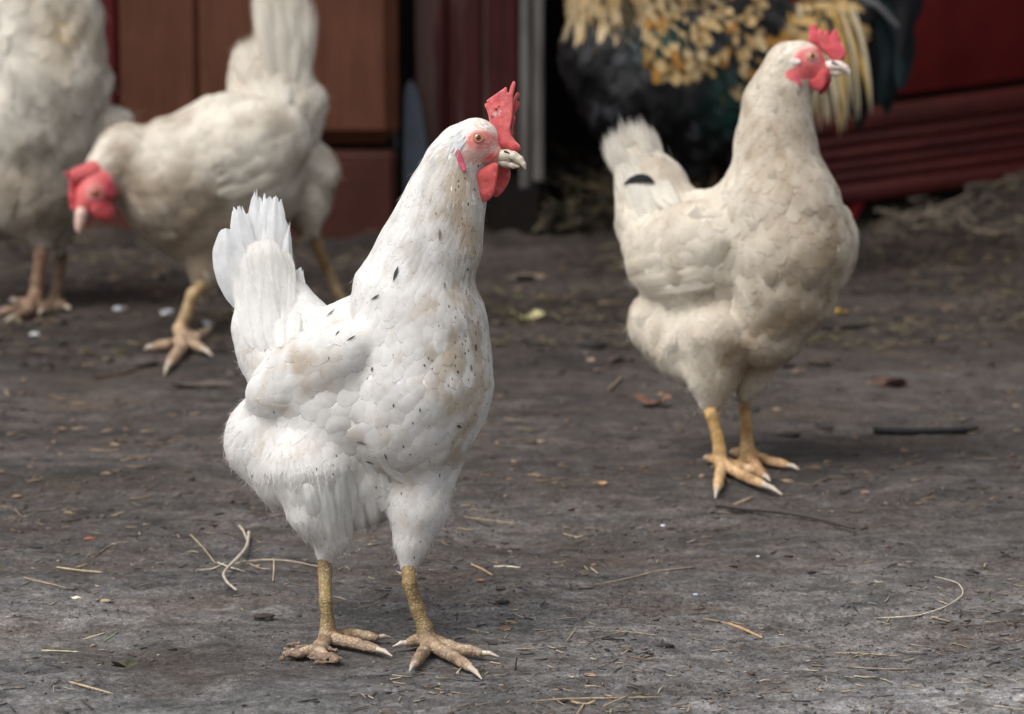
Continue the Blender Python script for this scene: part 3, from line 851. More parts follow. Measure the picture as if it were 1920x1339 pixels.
# ------------------------------------------------------------------ shed and clutter behind
YW = 4.75
def zx(px, py, Y=YW): p = PY(px, py, Y); return p[0], p[2]
wall = tag(empty('board_wall', (PY(400, 300, YW)[0], YW, 0)), 'brown board wall of the shed behind the pecking hen', 'wall')
wl = np.array(wall.location)
def wbox(name, px0, px1, z0, z1, Y0, Y1, mat, parent, bev=.004, label=None, warp=None):
    x0 = PY(px0, 200, Y0)[0]; x1 = PY(px1, 200, Y0)[0]; l = np.array(parent.location) if parent else np.zeros(3)
    o = box_obj(name, (x0 - l[0], Y0 - l[1], z0 - l[2]), (x1 - l[0], Y1 - l[1], z1 - l[2]), mat, parent, bev, warp)
    if label: o['label'] = label
    return o
zs = zx(650, 275)[1]
for i, (a, b, m, l) in enumerate(((-260, -105, M_REDL, 'deep red board'), (-102, 58, M_REDL, 'deep red board'), (61, 222, M_REDL, 'deep red board'), (225, 371, M_BROWN, None), (374, 512, M_BROWN, None))):
    wbox('board', a, b, zs + .004, 2.2, YW, YW + .03, m, wall, .006, l)
wbox('board', 515, 746, zs + .006, 2.2, YW - .012, YW + .03, M_BROWN, wall, .022)
wbox('plinth_board', -260, 505, -.02, zs - .002, YW, YW + .03, M_BRICKR, wall, .006)
wbox('plinth_board', 509, 742, -.02, zs - .006, YW - .002, YW + .03, M_BRICKR, wall, .010)
wbox('backing', -262, 740, -.02, 2.19, YW + .034, YW + .05, M_BLACK, wall)
# side returning to the left so that the yard is closed
for i in range(7):
    wbox('board', -430 - i * 170, -264 - i * 170, -.02, 2.2, YW, YW + .03, M_REDL if i % 2 else M_BROWN, wall, .006)

rw = tag(empty('red_wall', (PY(870, 300, YW + .1)[0], YW + .1, 0)), 'worn dark red board wall behind the head of the front white hen', 'wall')
zr = zx(870, 330)[1]; zp = zx(997, 352)[1]
wbox('plinth_board', 770, 1018, -.02, zr - .003, YW + .09, YW + .12, M_BLACK, rw, .006)
for a, b in ((779, 838), (840, 905), (907, 973)):
    wbox('board', a, b, zr + .004 * ((a // 5) % 3), 2.2, YW + .08 + .006 * ((a // 7) % 3), YW + .12, M_REDW, rw, .005)
wbox('backing', 742, 1010, -.02, 2.2, YW + .125, YW + .14, M_BLACK, rw)
post = tag(empty('wooden_post', (PY(997, 300, YW)[0], YW, 0)), 'weathered grey post of two narrow battens beside the dark opening', 'post')
def bent(V):
    V[:, 0] += .004 * np.sin(V[:, 2] * 9); return V
wbox('batten', 975, 995, zp, 2.2, YW - .03, YW + .02, M_GREY, post, .003)
wbox('batten', 1000, 1020, zp + .012, 2.2, YW - .035, YW + .015, M_GREY, post, .003)

# blue-grey plastic sheet leaning in the gap: an arched flap with rounded top
x0, z0 = zx(757, 415); x1, z1 = zx(802, 150)
outl = [(757, 480), (757, 180), (764, 155), (774, 150), (786, 180), (797, 240), (804, 320), (808, 480)]
pv = []
sp_ = smooth_poly(outl, 2)
for q in sp_: p = PY(q[0], q[1], YW + .03); pv.append((p[0], p[2]))
pv = np.array(pv); nn_ = len(pv)
Vv = np.concatenate([np.stack([pv[:, 0], np.full(nn_, YW + .02), pv[:, 1]], 1), np.stack([pv[:, 0], np.full(nn_, YW + .04), pv[:, 1]], 1)])
me = bpy.data.meshes.new('plastic_sheet')
me.from_pydata([tuple(v) for v in Vv], [], [list(range(nn_))[::-1], list(range(nn_, 2 * nn_))] + [[i, (i + 1) % nn_, nn_ + (i + 1) % nn_, nn_ + i] for i in range(nn_)])
me.materials.append(M_BLUE); o = bpy.data.objects.new('plastic_sheet', me); COL.objects.link(o)
tag(o, 'blue-grey pointed plastic sheet standing in the gap beside the brown boards', 'sheet')

# dark opening: the inside of the shed, its shade put into near-black walls
room = tag(empty('shed_interior', (.3, 5.6, 0)), 'black inside of the shed seen through the opening behind the rooster', 'shed')
def rbox(name, p0, p1, m=M_BLACK):
    l = np.array(room.location); return box_obj(name, tuple(np.array(p0) - l), tuple(np.array(p1) - l), m, room, .003)
xo = PY(1022, 200, YW)[0]
rbox('back_wall', (xo - .3, 6.4, -.02), (3.2, 6.45, 2.25)); rbox('side_wall', (xo - .06, YW + .15, -.02), (xo - .02, 6.39, 2.25)); rbox('side_wall', (3.1, YW + .15, -.02), (3.16, 6.39, 2.25))
rbox('ceiling', (xo - .3, YW + .16, 2.26), (3.2, 6.45, 2.3))
rbox('lintel', (xo + .01, YW, 1.15), (3.2, YW + .05, 2.24), M_REDW)
roof = box_obj('roof', (-3.0, YW - .30, 2.32), (3.4, 6.6, 2.38), M_BLACK, None, .01)  # out of view, eaves added to darken the wall below
tag(roof, 'unseen dark shed roof with eaves added to shade the board walls', 'roof')

# red coop on the right: a big panel above, grooved boards below, receding to the right
coop = tag(empty('red_coop', (PY(1750, 400, 4.6)[0], 4.6, 0)), 'dark red coop with a smooth panel above grooved boards, raised off the ground', 'coop')
cl = np.array(coop.location)
def strip(name, top, bot, mat, dfront=0.0, depth=.03, bev=.004, seg=10):
    """a board between two pixel lines (left and right end given), standing on the receding front plane"""
    (xa, ya), (xb, yb) = top; (xc, yc), (xd, yd) = bot
    def on(px, py):
        u = (px - 1420.) / 500.; Y = 4.62 + .42 * u - dfront; return PY(px, py, Y) - cl
    a, b, c, d = on(xa, ya), on(xb, yb), on(xc, yc), on(xd, yd)
    n = nrm(np.cross(b - a, c - a)); n = n if n[1] > 0 else -n
    up = nrm(a - c); rt = nrm(b - a)
    ring = []
    for (p, su, sr) in ((a, -1, 1), (b, -1, -1), (d, 1, -1), (c, 1, 1)): ring.append((p, su, sr))
    V = [p + up * su * bev + rt * sr * bev for p, su, sr in ring] + [p + n * bev for p, su, sr in ring] + [p + n * depth for p, _, _ in ring]
    Fq = [[0, 1, 2, 3]] + [[i, i + 4, (i + 1) % 4 + 4, (i + 1) % 4] for i in range(4)] + [[i + 4, i + 8, (i + 1) % 4 + 8, (i + 1) % 4 + 4] for i in range(4)] + [[11, 10, 9, 8]]
    return mk_mesh(name, np.array(V), np.array(Fq), mat, coop, smooth=False)
strip('panel', ((1425, -420), (2150, -560)), ((1425, 214), (2150, 118)), M_REDP, .0, .03)
T0, B0, T1, B1 = 228., 404., 133., 308.     # top and bottom edges at px 1425 and 2150
hts = [0, .25, .30, .44, .49, .61, .66, .77, .82, .99]
edges = [(0, .25, 0), (.262, .40, -.006), (.412, .53, -.003), (.542, .655, -.007), (.667, .79, -.004), (.802, 1.0, -.0)]
for a, b, dd in edges:
    strip('slat', ((1425, T0 + (B0 - T0) * a), (2150, T1 + (B1 - T1) * a)), ((1425, T0 + (B0 - T0) * b), (2150, T1 + (B1 - T1) * b)), M_REDS, .012 + dd, .03, .003)
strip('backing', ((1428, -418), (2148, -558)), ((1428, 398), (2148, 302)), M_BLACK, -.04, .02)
strip('shade_strip', ((1428, 404), (2148, 308)), ((1428, 480), (2148, 450)), M_BLACK, -.05, .02)  # black strip standing in for the shade under the raised coop
p = PY(1616, 452, 4.56)
Vw, Qw = None, None
ff = Field(.004); q0 = PY(1617, 380, 4.6); q1 = PY(1606, 436, 4.6)
ff.chain([(q0[0] + .012, 4.80, q0[2] - .012, .017), (q1[0] + .012, 4.79, max(q1[2], .008), .007)], {})
Vw, Qw = ff.mesh(.003)
rp = mk_mesh('coop_foot', Vw - cl, Qw, M_REDPL, coop); rp['label'] = 'bright red plastic foot'
# ------------------------------------------------------------------ hen 1: the sharp white hen in front
WHITE = (.82, .812, .80); BEIGE = (.50, .41, .30); GREYD = (.10, .10, .11); RED = (.56, .045, .050); PINK = (.62, .20, .17)
BASE_ATT = dict(grp='plumage', flow=(-.3, 1, 0), Lf=40, Wf=28, lift=0.0046, sp=15, fluff=0, rag=1)
def A(**k): return dict(BASE_ATT, **k)

g1 = G(700, 1200)
h1 = Bird('white_hen', 'clean white hen in sharp focus in front, standing upright with black specks on its neck', 'hen', view_depth(G(700, 1205)) + .035, (g1[0], g1[1] + .03), 'white hens in the yard', k=6.5, seed=3)
h1.fmat = M_FEATH; h1.dome = .075; h1.fd.ruf = 1.0; h1.fd.rufmask = lambda P: np.clip((P[..., 1] - 470) / 130, 0, 1) * np.clip((1045 - P[..., 1]) / 80, 0, 1)
f = h1.fd
hack = A(grp='hackle', flow=(-.28, 1, .12), Lf=60, Wf=9.5, lift=0.0020, sp=6.0, fluff=.12)
hackF = A(grp='hackle', flow=(-.02, 1, .05), Lf=52, Wf=9, lift=0.0020, sp=6.0, fluff=.12)
headA = A(grp='hackle', flow=(-.9, .45, .3), Lf=15, Wf=5.0, lift=0.0026, sp=3.4, rag=1.2)
faceA = A(bare=1, grp='hackle', flow=(-.9, .3, .3), Lf=8, Wf=2, sp=4)
f.chain([(868, 284, -92, 45), (893, 272, -97, 43)], headA)
f.chain([(904, 287, -102, 33), (924, 298, -108, 18)], faceA)
f.chain([(850, 318, -88, 55), (839, 372, -82, 69)], hack)
f.chain([(836, 376, -82, 70), (820, 430, -76, 79), (800, 485, -70, 91)], dict(hack, Lf=66, Wf=13.5, sp=8))
f.chain([(800, 485, -70, 91), (780, 550, -62, 115)], dict(hack, Lf=60, Wf=21, sp=11, flow=(-.45, 1, .3)))
f.chain([(856, 400, -88, 47), (848, 470, -88, 55)], hackF)
f.chain([(788, 620, -60, 128), (788, 715, -58, 138)], A(grp='breast_feathers', flow=(-.30, 1, .15), Lf=50, Wf=34, sp=17.5, lift=0.0056))
f.chain([(770, 770, -50, 128)], A(grp='breast_feathers', flow=(-.75, .8, .25), Lf=62, Wf=46, sp=24, lift=0.012))
f.chain([(668, 745, 0, 146)], A(grp='breast_feathers', flow=(-.75, .8, .35), Lf=64, Wf=48, sp=25, lift=0.012, fluff=.5))
f.chain([(640, 815, 5, 120)], A(grp='belly_feathers', flow=(-.45, 1, .3), Lf=58, Wf=34, sp=18, lift=0.0054, fluff=3.0, rag=2))
f.chain([(585, 850, 30, 112)], A(grp='belly_feathers', flow=(-.35, 1, .25), Lf=60, Wf=32, sp=17, lift=0.0054, fluff=4.0, rag=2))
f.chain([(510, 826, 50, 93)], A(grp='belly_feathers', flow=(-.85, .65, .4), Lf=50, Wf=28, sp=15, lift=0.0082, fluff=6.0, rag=2.2))
f.chain([(565, 705, 62, 100), (525, 655, 90, 88)], A(grp='rump_feathers', flow=(-.8, .45, .6), Lf=48, Wf=34, sp=17, lift=0.0054, fluff=1))
f.chain([(530, 560, 108, 44), (580, 612, 72, 46)], A(grp='rump_feathers', flow=(-.6, -.3, .5), Lf=46, Wf=32, sp=16, lift=.02))
f.chain([(500, 610, 105, 76), (497, 560, 112, 62)], A(grp='rump_feathers', flow=(-.55, .25, .5), Lf=46, Wf=32, sp=16, lift=0.0054, fluff=1.2))
f.chain([(497, 565, 112, 58), (478, 490, 125, 44)], A(grp='rump_feathers', flow=(-.15, -1, .2), Lf=60, Wf=30, sp=17, lift=0.0036, fluff=.8))
f.chain([(692, 636, -10, 88), (620, 662, 40, 84)], A(grp='back_feathers', flow=(-1, .25, .7), Lf=46, Wf=26, sp=14, lift=0.0040, fluff=.6))
# thighs
f.chain([(560, 868, 25, 98), (640, 895, 10, 98), (690, 885, 5, 96)], A(grp='belly_feathers', flow=(-.2, 1, .1), Lf=60, Wf=36, sp=19, lift=0.0080, fluff=4.0, rag=2))
f.chain([(600, 880, -50, 90), (606, 950, -50, 62), (625, 1000, -48, 34), (614, 1036, -42, 18)], A(grp='thigh_feathers', flow=(.12, 1, .05), Lf=48, Wf=24, sp=13, lift=0.0046, fluff=3.5, rag=2.4))
f.chain([(792, 850, -30, 78), (785, 950, -52, 54), (774, 1010, -62, 31), (769, 1058, -66, 15)], A(grp='thigh_feathers', flow=(-.10, 1, 0), Lf=42, Wf=22, sp=12, lift=0.0036, fluff=2.0, rag=2))
# folded near wing, far wing
lat = nrm((-.57, .03, -.82)); fwd1 = nrm((.72, -.42, -.50))
f.ellipsoid((584, 696, -82), fwd1, lat, (154, 70, 50), A(grp='wing_coverts', flow=(-.95, .55, .5), Lf=62, Wf=44, sp=23, lift=0.0080, fluff=.4))
f.ellipsoid((705, 690, 112), fwd1, lat, (135, 62, 42), A(grp='wing_coverts', flow=(-.95, .55, .5), Lf=62, Wf=44, sp=23, lift=0.0080, fluff=.4))
GR1 = ['hackle', 'breast_feathers', 'belly_feathers', 'rump_feathers', 'back_feathers', 'thigh_feathers', 'wing_coverts']
face1 = np.array([0, 0, 1, 1] + [0] * 60)[:0]
BARE1 = np.array([a.get('bare', 0) for a in f.att], float)
def bodycol1(V, Wt):
    k = np.maximum(np.clip((Wt @ BARE1) * 1.5 - .15, 0, 1), facemask(V, *FM1))[:, None]
    # red rings round the eye and towards the beak, paler cheek
    d = np.hypot((V[:, 0] - 900) / 1.15, V[:, 1] - 270)
    ring = np.clip(1 - np.abs(d - 15) / 9, 0, 1)[:, None]
    cheek = np.clip(1 - np.hypot(V[:, 0] - 895, V[:, 1] - 304) / 26, 0, 1)[:, None]
    lore = np.clip(1 - np.hypot((V[:, 0] - 921) / 1.6, V[:, 1] - 302) / 9, 0, 1)[:, None]
    c = lerp(np.tile([.62, .25, .22], (len(V), 1)), (.60, .14, .12), ring * .8)
    c = lerp(c, (.66, .42, .36), cheek * .75); c = lerp(c, (.58, .07, .07), np.clip(lore * 1.6, 0, 1))
    n = fbm(V, .22, 3, 2)[:, None]; c = c * (.8 + .35 * n)
    eye = np.clip(1 - (np.hypot(V[:, 0] - 898, V[:, 1] - 268.6) - 7) / 4, 0, 1)[:, None]; c = lerp(c, (.30, .10, .08), eye * .6)
    return lerp(np.tile([.84, .82, .78], (len(V), 1)), c, k)
def facemask(V, hc, lat, ex):
    """0..1 inside the bare face, measured in the head's median plane so both cheeks match"""
    l = nrm(lat); d = (V - hc) @ l; Q = V - d[..., None] * l
    s_ = 1.0 / math.sqrt(max(1e-3, 1 - l[0] ** 2))
    m = np.zeros(V.shape[:-1])
    for (x, y, rx, ry) in ex:
        m = np.maximum(m, 1 - np.sqrt(((Q[..., 0] - x) / rx) ** 2 + ((Q[..., 1] - y) / ry) ** 2))
    return np.clip(m * 3.5, 0, 1)
FM1 = (np.array([890, 276, -97.]), (-.33, 0, -.94), [(915, 279, 30, 30), (919, 303, 27, 22), (902, 304, 24, 20)])
h1.body(4.0, bodycol1)
def blobmask(P, x, y, rx, ry, z=None):
    return np.exp(-((P[..., 0] - x) / rx) ** 2 - ((P[..., 1] - y) / ry) ** 2)
def fcol1(q, P, reg, Wt, rg, u2, v2):
    nF = len(P)
    per = (1 + rg.normal(0, .022, (nF, 1)))
    base = np.array(WHITE)[None] * per
    return fcol1b(q, P, reg, Wt, rg, u2, v2, base)
def fcol1b(q, P, reg, Wt, rg, u2, v2, base):
    nF = len(P); ft = rg.normal(0, .05, (nF, 1, 1)); PF, P = P, q; base = base[:, None, None]
    d = np.clip((fbm(P, 1 / 45., 3, 21) - .48) * 3.0 + ft * 2, 0, 1)
    front = blobmask(P, 880, 620, 60, 190) * .9 + blobmask(P, 560, 690, 90, 70) * .25 + blobmask(P, 870, 410, 26, 90) * .55 + blobmask(P, 520, 480, 45, 45) * .4 + blobmask(P, 700, 860, 120, 60) * .4 + .10
    k = np.clip(d * front * 2.3 + front * .24 + .03 + np.clip((fbm(P, 1 / 26., 2, 66) - .60) * 2.5 + ft, 0, .22), 0, .8)[..., None]
    base = lerp(base, BEIGE, k)
    warm = np.clip(blobmask(P, 875, 420, 22, 85) * .45 + blobmask(P, 905, 243, 22, 13) * .9, 0, 1)[..., None]
    base = lerp(base, (.66, .46, .27), warm * .65)
    grey = np.clip((fbm(P * [1, .45, 1], 1 / 16., 2, 5) - .52) * 3, 0, 1) * (blobmask(P, 820, 400, 90, 170)) * .62
    base = lerp(base, (.30, .29, .28), grey[..., None])
    C = np.broadcast_to(base, q.shape).copy()
    front0 = front; P = PF; front = (blobmask(P, 880, 620, 60, 190) * .9 + .1)
    sg = np.clip((fbm(q * [1, .5, 1], 1 / 6., 2, 93) - .50) * 5, 0, 1) * np.clip(blobmask(q, 886, 560, 30, 130) * 1.1 + blobmask(q, 800, 480, 60, 90) * .25, 0, 1)
    C = lerp(C, (.26, .22, .19), (sg * .62)[..., None])
    # dark tips on a few feathers
    pd = blobmask(P, 885, 590, 40, 140) * .05
    m = rg.random(nF) < pd
    tipk = np.clip((np.broadcast_to(v2, (nF,) + v2.shape) - .6) / .25, 0, 1) * np.clip(1.0 - np.abs(u2 - rg.uniform(-.5, .5, nF)[:, None, None]) * 2.0, 0, 1)
    C = lerp(C, (.10, .085, .075), (tipk * m[:, None, None] * rg.uniform(.4, .95, nF)[:, None, None])[..., None])
    # soft brown rub marks near feather edges
    rub = np.clip((fbm(q, 1 / 9., 2, 77) - .60) * 5, 0, 1) * np.clip(front[:, None, None] * 1.0, 0, .75)
    C = lerp(C, (.32, .25, .18), rub[..., None] * .40)
    pr = blobmask(P, 890, 590, 45, 170) * .45 + blobmask(P, 860, 410, 50, 90) * .10 + blobmask(P, 800, 830, 130, 90) * .10 + .012 + blobmask(P, 480, 520, 60, 60) * .05
    al = 1 - np.clip(pr * (.4 + 1.2 * fbm(P, 1 / 30., 2, 88)), 0, .6)
    return np.concatenate([C, np.broadcast_to(al[:, None, None, None], C.shape[:3] + (1,))], -1)
h1.plumage(BASE_ATT, GR1, fcol1, nu=7, samples=90000, meshv=7.0, skip=lambda P: facemask(P, *FM1) > .35)

# tail: every large feather its own blade
tf = [((470, 600, 112), (430, 520, 92), (416, 424, 90), 70, 0, [.4, .6, .85, 1, 1, .9, .45]), ((478, 590, 120), (452, 480, 104), (434, 382, 104), 46, 1, None), ((488, 590, 128), (476, 470, 112), (470, 356, 112), 46, 2, None),
      ((498, 590, 124), (492, 470, 106), (490, 361, 106), 52, 3, None), ((506, 590, 118), (505, 470, 100), (509, 364, 102), 48, 4, None), ((520, 600, 104), (524, 500, 88), (537, 410, 94), 32, 5, [.6, 1, 1, .8, .5, .3, .08]),
      ((486, 600, 140), (458, 480, 136), (446, 392, 148), 60, 8, None), ((500, 590, 142), (488, 480, 140), (484, 372, 150), 56, 9, None), ((515, 600, 135), (510, 480, 130), (512, 392, 138), 56, 10, None),
      ((496, 600, 96), (474, 530, 74), (462, 462, 84), 62, 11, None), ((505, 610, 92), (500, 530, 66), (498, 448, 76), 62, 6, None), ((518, 610, 96), (522, 540, 74), (528, 470, 84), 52, 7, None), ((540, 610, 108), (546, 555, 92), (556, 500, 96), 36, 12, None)]
for a, b, c, wd, i, wp in tf:
    tc = (.82, .825, .83) if i not in (6, 7, 11) else (.80, .78, .74)
    h1.blade('tail_feather', [a, b, c], wd, (-.15 + .1 * math.sin(i * 2.1), 0, -1), tc, notch=.022 if i not in (0,) else .008, seed=i + 1, tipround=.8, cup=.10, wprof=wp or [.45, .7, .9, 1, 1, .95, .8, .45])
h1.sweep('tail_covert', [((472, 620), (452, 560), (426, 470, 84), 44), ((486, 630), (470, 565), (446, 440, 78), 46), ((500, 630), (490, 560), (474, 425, 74), 46), ((514, 630), (508, 560), (498, 415, 72), 46), ((528, 626), (524, 560), (520, 430, 74), 42), ((542, 620), (538, 570), (538, 458, 80), 38),
     ((480, 650), (462, 600), (436, 520, 74), 44), ((500, 655), (484, 600), (464, 505, 66), 46), ((520, 655), (506, 600), (494, 495, 62), 46), ((540, 650), (528, 600), (522, 500, 66), 44), ((556, 640), (550, 590), (548, 515, 80), 36)], (.82, .81, .785), seed=60, notch=.03, soft=True, wprof=[.5, .9, 1, 1, .95, .8, .4], cup=.10)
h1.sweep('fluff_feather', [((585, 900), (598, 955), (606, 1018, -60), 34), ((612, 900), (622, 960), (632, 1034, -78), 36), ((640, 900), (648, 955), (654, 1024, -62), 34), ((665, 900), (672, 950), (684, 1008, -50), 34),
     ((690, 890), (698, 940), (706, 992, -50), 32), ((600, 860), (612, 915), (620, 985, -92), 36), ((650, 870), (660, 915), (668, 975, -86), 34), ((720, 880), (728, 920), (742, 960, -66), 30),
     ((720, 850), (760, 888), (812, 905, -100), 34), ((690, 850), (722, 896), (770, 922, -92), 34), ((625, 850), (640, 905), (640, 1000, -96), 34)], (.80, .79, .765), seed=90, notch=.05, ncol=13, wprof=[.6, .9, 1, 1, .95, .8, .5], cup=.10, soft=True)
# flight feathers of the folded near wing, tucked under the coverts
WG = Field(1.0); WG.ellipsoid((584, 696, -82), fwd1, lat, (154, 70, 50), {})
for i, (a, b, wd) in enumerate((((600, 742, 0), (466, 750, 0), 40),)):
    a_ = np.array(a, float); b_ = np.array(b, float); pp = []
    for t in (0, .33, .66, 1.0):
        p = a_ * (1 - t) + b_ * t; hp = h1.hit(max(p[0], 485), min(p[1], 752), fd=WG)
        if hp is None or hp[2] > 400: hp = np.array([p[0], p[1], -30])
        hp[0], hp[1] = p[0], p[1]
        pp.append(hp + lat * (-5.0 * (1 - t) + .8 * t + (1 - i) * 1.0) + np.array([0, 0, (485 - p[0]) * .5 if p[0] < 485 else 0]))
    h1.blade('flight_feather', pp, wd, tuple(lat), (.72, .67, .58), soft=True, notch=.004, seed=20 + i, cup=.10, wprof=[.5, .9, 1, 1, 1, .95, .8, .4])
# dark single marks seen on the plumage: small dark feathers lying on the surface
def mark(B, x, y, ang, ln, wd, col, name='dark_feather'):
    d = np.array([math.cos(ang), math.sin(ang), 0]) * ln / 2
    pp = []
    for t in (-1, 0, 1):
        p = np.array([x, y, 0]) + d * t; hp = B.hit(p[0], p[1])
        if hp is None: return
        hp = hp + B.fd.grad(hp[None])[0] * 3.6; pp.append(hp)
    n = B.fd.grad(pp[1][None])[0]
    B.blade(name, pp, wd * .75, tuple(n), col, cup=.05, notch=.05, nrow=8, ncol=5, seed=int(x), wprof=[.12, .55, 1, .9, .5, .15])
for (x, y, an, ln, wd, c) in ((749, 519, 1.9, 30, 9, .06), (624, 589, 2.4, 26, 6, .012), (655, 555, 2.3, 14, 5, .02), (712, 561, 2.6, 20, 6, .09), (643, 627, 2.3, 12, 4, .05), (668, 636, 2.6, 18, 4, .05), (828, 447, 1.6, 22, 7, .22), (836, 540, 1.6, 16, 5, .2),
                              (550, 510, 1.7, 22, 6, .03), (478, 517, .5, 12, 6, .02), (454, 589, .1, 8, 4, .05), (700, 862, .3, 20, 5, .04), (686, 825, .2, 22, 9, .25), (707, 692, 1.8, 10, 6, .12), (746, 757, 1.7, 8, 5, .1), (730, 850, 1.2, 14, 4, .06), (793, 765, 1.5, 8, 4, .08), (521, 770, 1.4, 6, 4, .08),
                              (801, 685, 1.0, 5, 5, .03), (860, 697, 1.0, 7, 5, .06), (892, 652, 1.3, 12, 6, .10), (862, 795, .6, 10, 9, .13), (884, 690, 1.4, 14, 7, .2), (905, 505, 1.6, 9, 4, .08), (877, 508, 1.6, 8, 5, .1)):
    mark(h1, x, y, an, ln, wd, (c, c * .95, c * .9), 'speckled_feather')
# head
latH = nrm((-.33, 0, -.94)); hc1 = np.array([890, 276, -97.])
h1.eye(898, 268.6, 9.3, latH, hc1, (.50, .20, .16))
cz = -99.
comb1 = [(917, 226), (914, 215), (910, 207), (909, 202), (914, 201), (913, 196), (918, 192), (931, 184), (943, 176), (948, 172), (951, 175), (951, 181), (954, 184), (957, 172), (961, 163), (964, 161), (967, 166), (965, 176), (962, 188), (962, 200), (962, 215), (960, 232), (957, 248), (959, 262), (968, 274), (975, 280), (975, 288), (966, 292), (952, 291), (941, 284), (933, 272), (926, 252), (919, 238)]
h1.plate('comb', comb1, 4.6, 4.6, .95, cz, latH, (.72, .11, .11), it=0, wob=7, seed=4,
         spots=[(931, 213, 3.4, (.03, .025, .025)), (936, 208, 2.6, (.03, .025, .025)), (938, 217, 2.4, (.62, .5, .48)), (929, 222, 4.5, (.60, .40, .38)), (923, 199, 1.5, (.6, .4, .38)), (924, 227, 2.0, (.04, .03, .03)), (948, 183, 1.7, (.07, .05, .05)), (936, 222, 3.2, (.60, .36, .34)), (950, 192, 1.3, (.5, .3, .28)), (917, 199, 1.3, (.1, .07, .07)), (942, 200, 2.2, (.62, .3, .28)), (962, 222, 1.6, (.16, .1, .09)), (953, 255, 1.4, (.2, .08, .07)), (945, 196, 1.1, (.1, .05, .05)), (967, 195, 1.5, (.45, .28, .25)), (970, 184, 1.6, (.6, .35, .3))])
h1.plate('comb', [(958, 262), (955, 240), (958, 215), (962, 196), (966, 185), (970, 180), (974, 184), (972, 191), (968, 197), (974, 198), (974, 206), (969, 214), (964, 224), (967, 226), (966, 233), (962, 244), (961, 260)], 4.0, 4.6, .95, cz + 9, nrm((-.1, 0, -1)), (.58, .055, .06), it=0, seed=14, label='folded far side of the comb')
# the thick root of the comb spreads over the forehead
cf = Field(2.0); cf.chain([(931, 262, -101, 8), (945, 277, -103, 10.5), (962, 284, -106, 8.5), (970, 286, -107, 6)], {}); cv, cq = cf.mesh(1.3)
h1.part('comb_root', cv, cq, M_FLESH, np.tile([.60, .06, .06], (len(cv), 1)) * (.85 + .25 * fbm(cv, .15, 2, 2))[:, None])
h1.plate('wattle', [(932, 312), (936, 322), (933, 338), (931, 356), (926, 374), (914, 385), (901, 384), (890, 374), (884, 358), (885, 342), (893, 330), (906, 322), (920, 316)], 7.0, 13, 1.2, -122, nrm((-.45, .1, -.9)), (.62, .070, .068), wob=8, seed=7,
         spots=[(904, 338, 1.2, (.2, .03, .03)), (917, 350, 1.0, (.3, .05, .05))])
h1.plate('wattle', [(934, 316), (950, 319), (957, 322), (958, 334), (953, 350), (942, 366), (932, 375), (924, 372), (924, 350), (928, 330)], 5.5, 11, 1.2, -84, nrm((.1, .1, -.98)), (.60, .055, .055), wob=6, seed=9)
h1.plate('earlobe', [(857, 290), (863, 288), (868, 300), (872, 312), (876, 322), (877, 332), (872, 333), (866, 326), (860, 316), (856, 302)], 4.0, 5.5, 1.1, h1.hit(866, 310)[2] - 1, latH, (.55, .045, .13), it=1, seed=2)
def beak(B, upper, lower, h, cu=(.58, .50, .39), dark=(.12, .11, .11), nostril=None, k=1.8, lat=None, tipdark=True):
    u = Field(k); u.chain(upper, {}); v, q = u.mesh(h)
    n = fbm(v, .10, 3, 4)[:, None]
    x0 = upper[0][0]; x1 = upper[-1][0]
    t = ((v[:, 0] - x0) / (x1 - x0))[:, None]
    C = np.tile(np.array(cu), (len(v), 1)); C = lerp(C, dark, np.clip((n - .42) * 4, 0, 1) * np.clip(1 - np.abs(t - .55) * 3, 0, 1) * (.85 if tipdark else .2))
    C = lerp(C, (.42, .25, .2), np.clip(1 - t * 5, 0, 1) * .5)
    bo = B.part('beak', v, q, M_BEAK, C)
    l = Field(k); l.chain(lower, {}); v, q = l.mesh(h)
    B.part('lower_mandible', v, q, M_BEAK, (.52, .44, .35), parent=bo)
    if nostril:
        x, y, r = nostril; p = B.hit(x, y, fd=u)
        if p is not None:
            nf = Field(.6); nf.chain([(x - r * 1.3, y - r * .5, p[2] - .3, r * .55), (x + r * 1.3, y + r * .7, p[2] - .3, r * .5)], {}); nv_, nq = nf.mesh(max(.7, h * .6))
            B.part('nostril', nv_, nq, M_BEAK, (.03, .025, .025), parent=bo)
beak(h1, [(929, 302, -108, 8.5), (938, 300, -110, 11), (950, 300, -113, 11), (963, 302, -117, 9.5), (974, 308, -120.5, 7), (981, 316, -123, 4), (984.5, 324, -124, 1.2)],
     [(930, 308, -108, 7.5), (947, 313, -112, 7), (962, 318, -117, 5), (972, 320, -120, 2.4)], 1.0, nostril=(951, 294, 3.2))
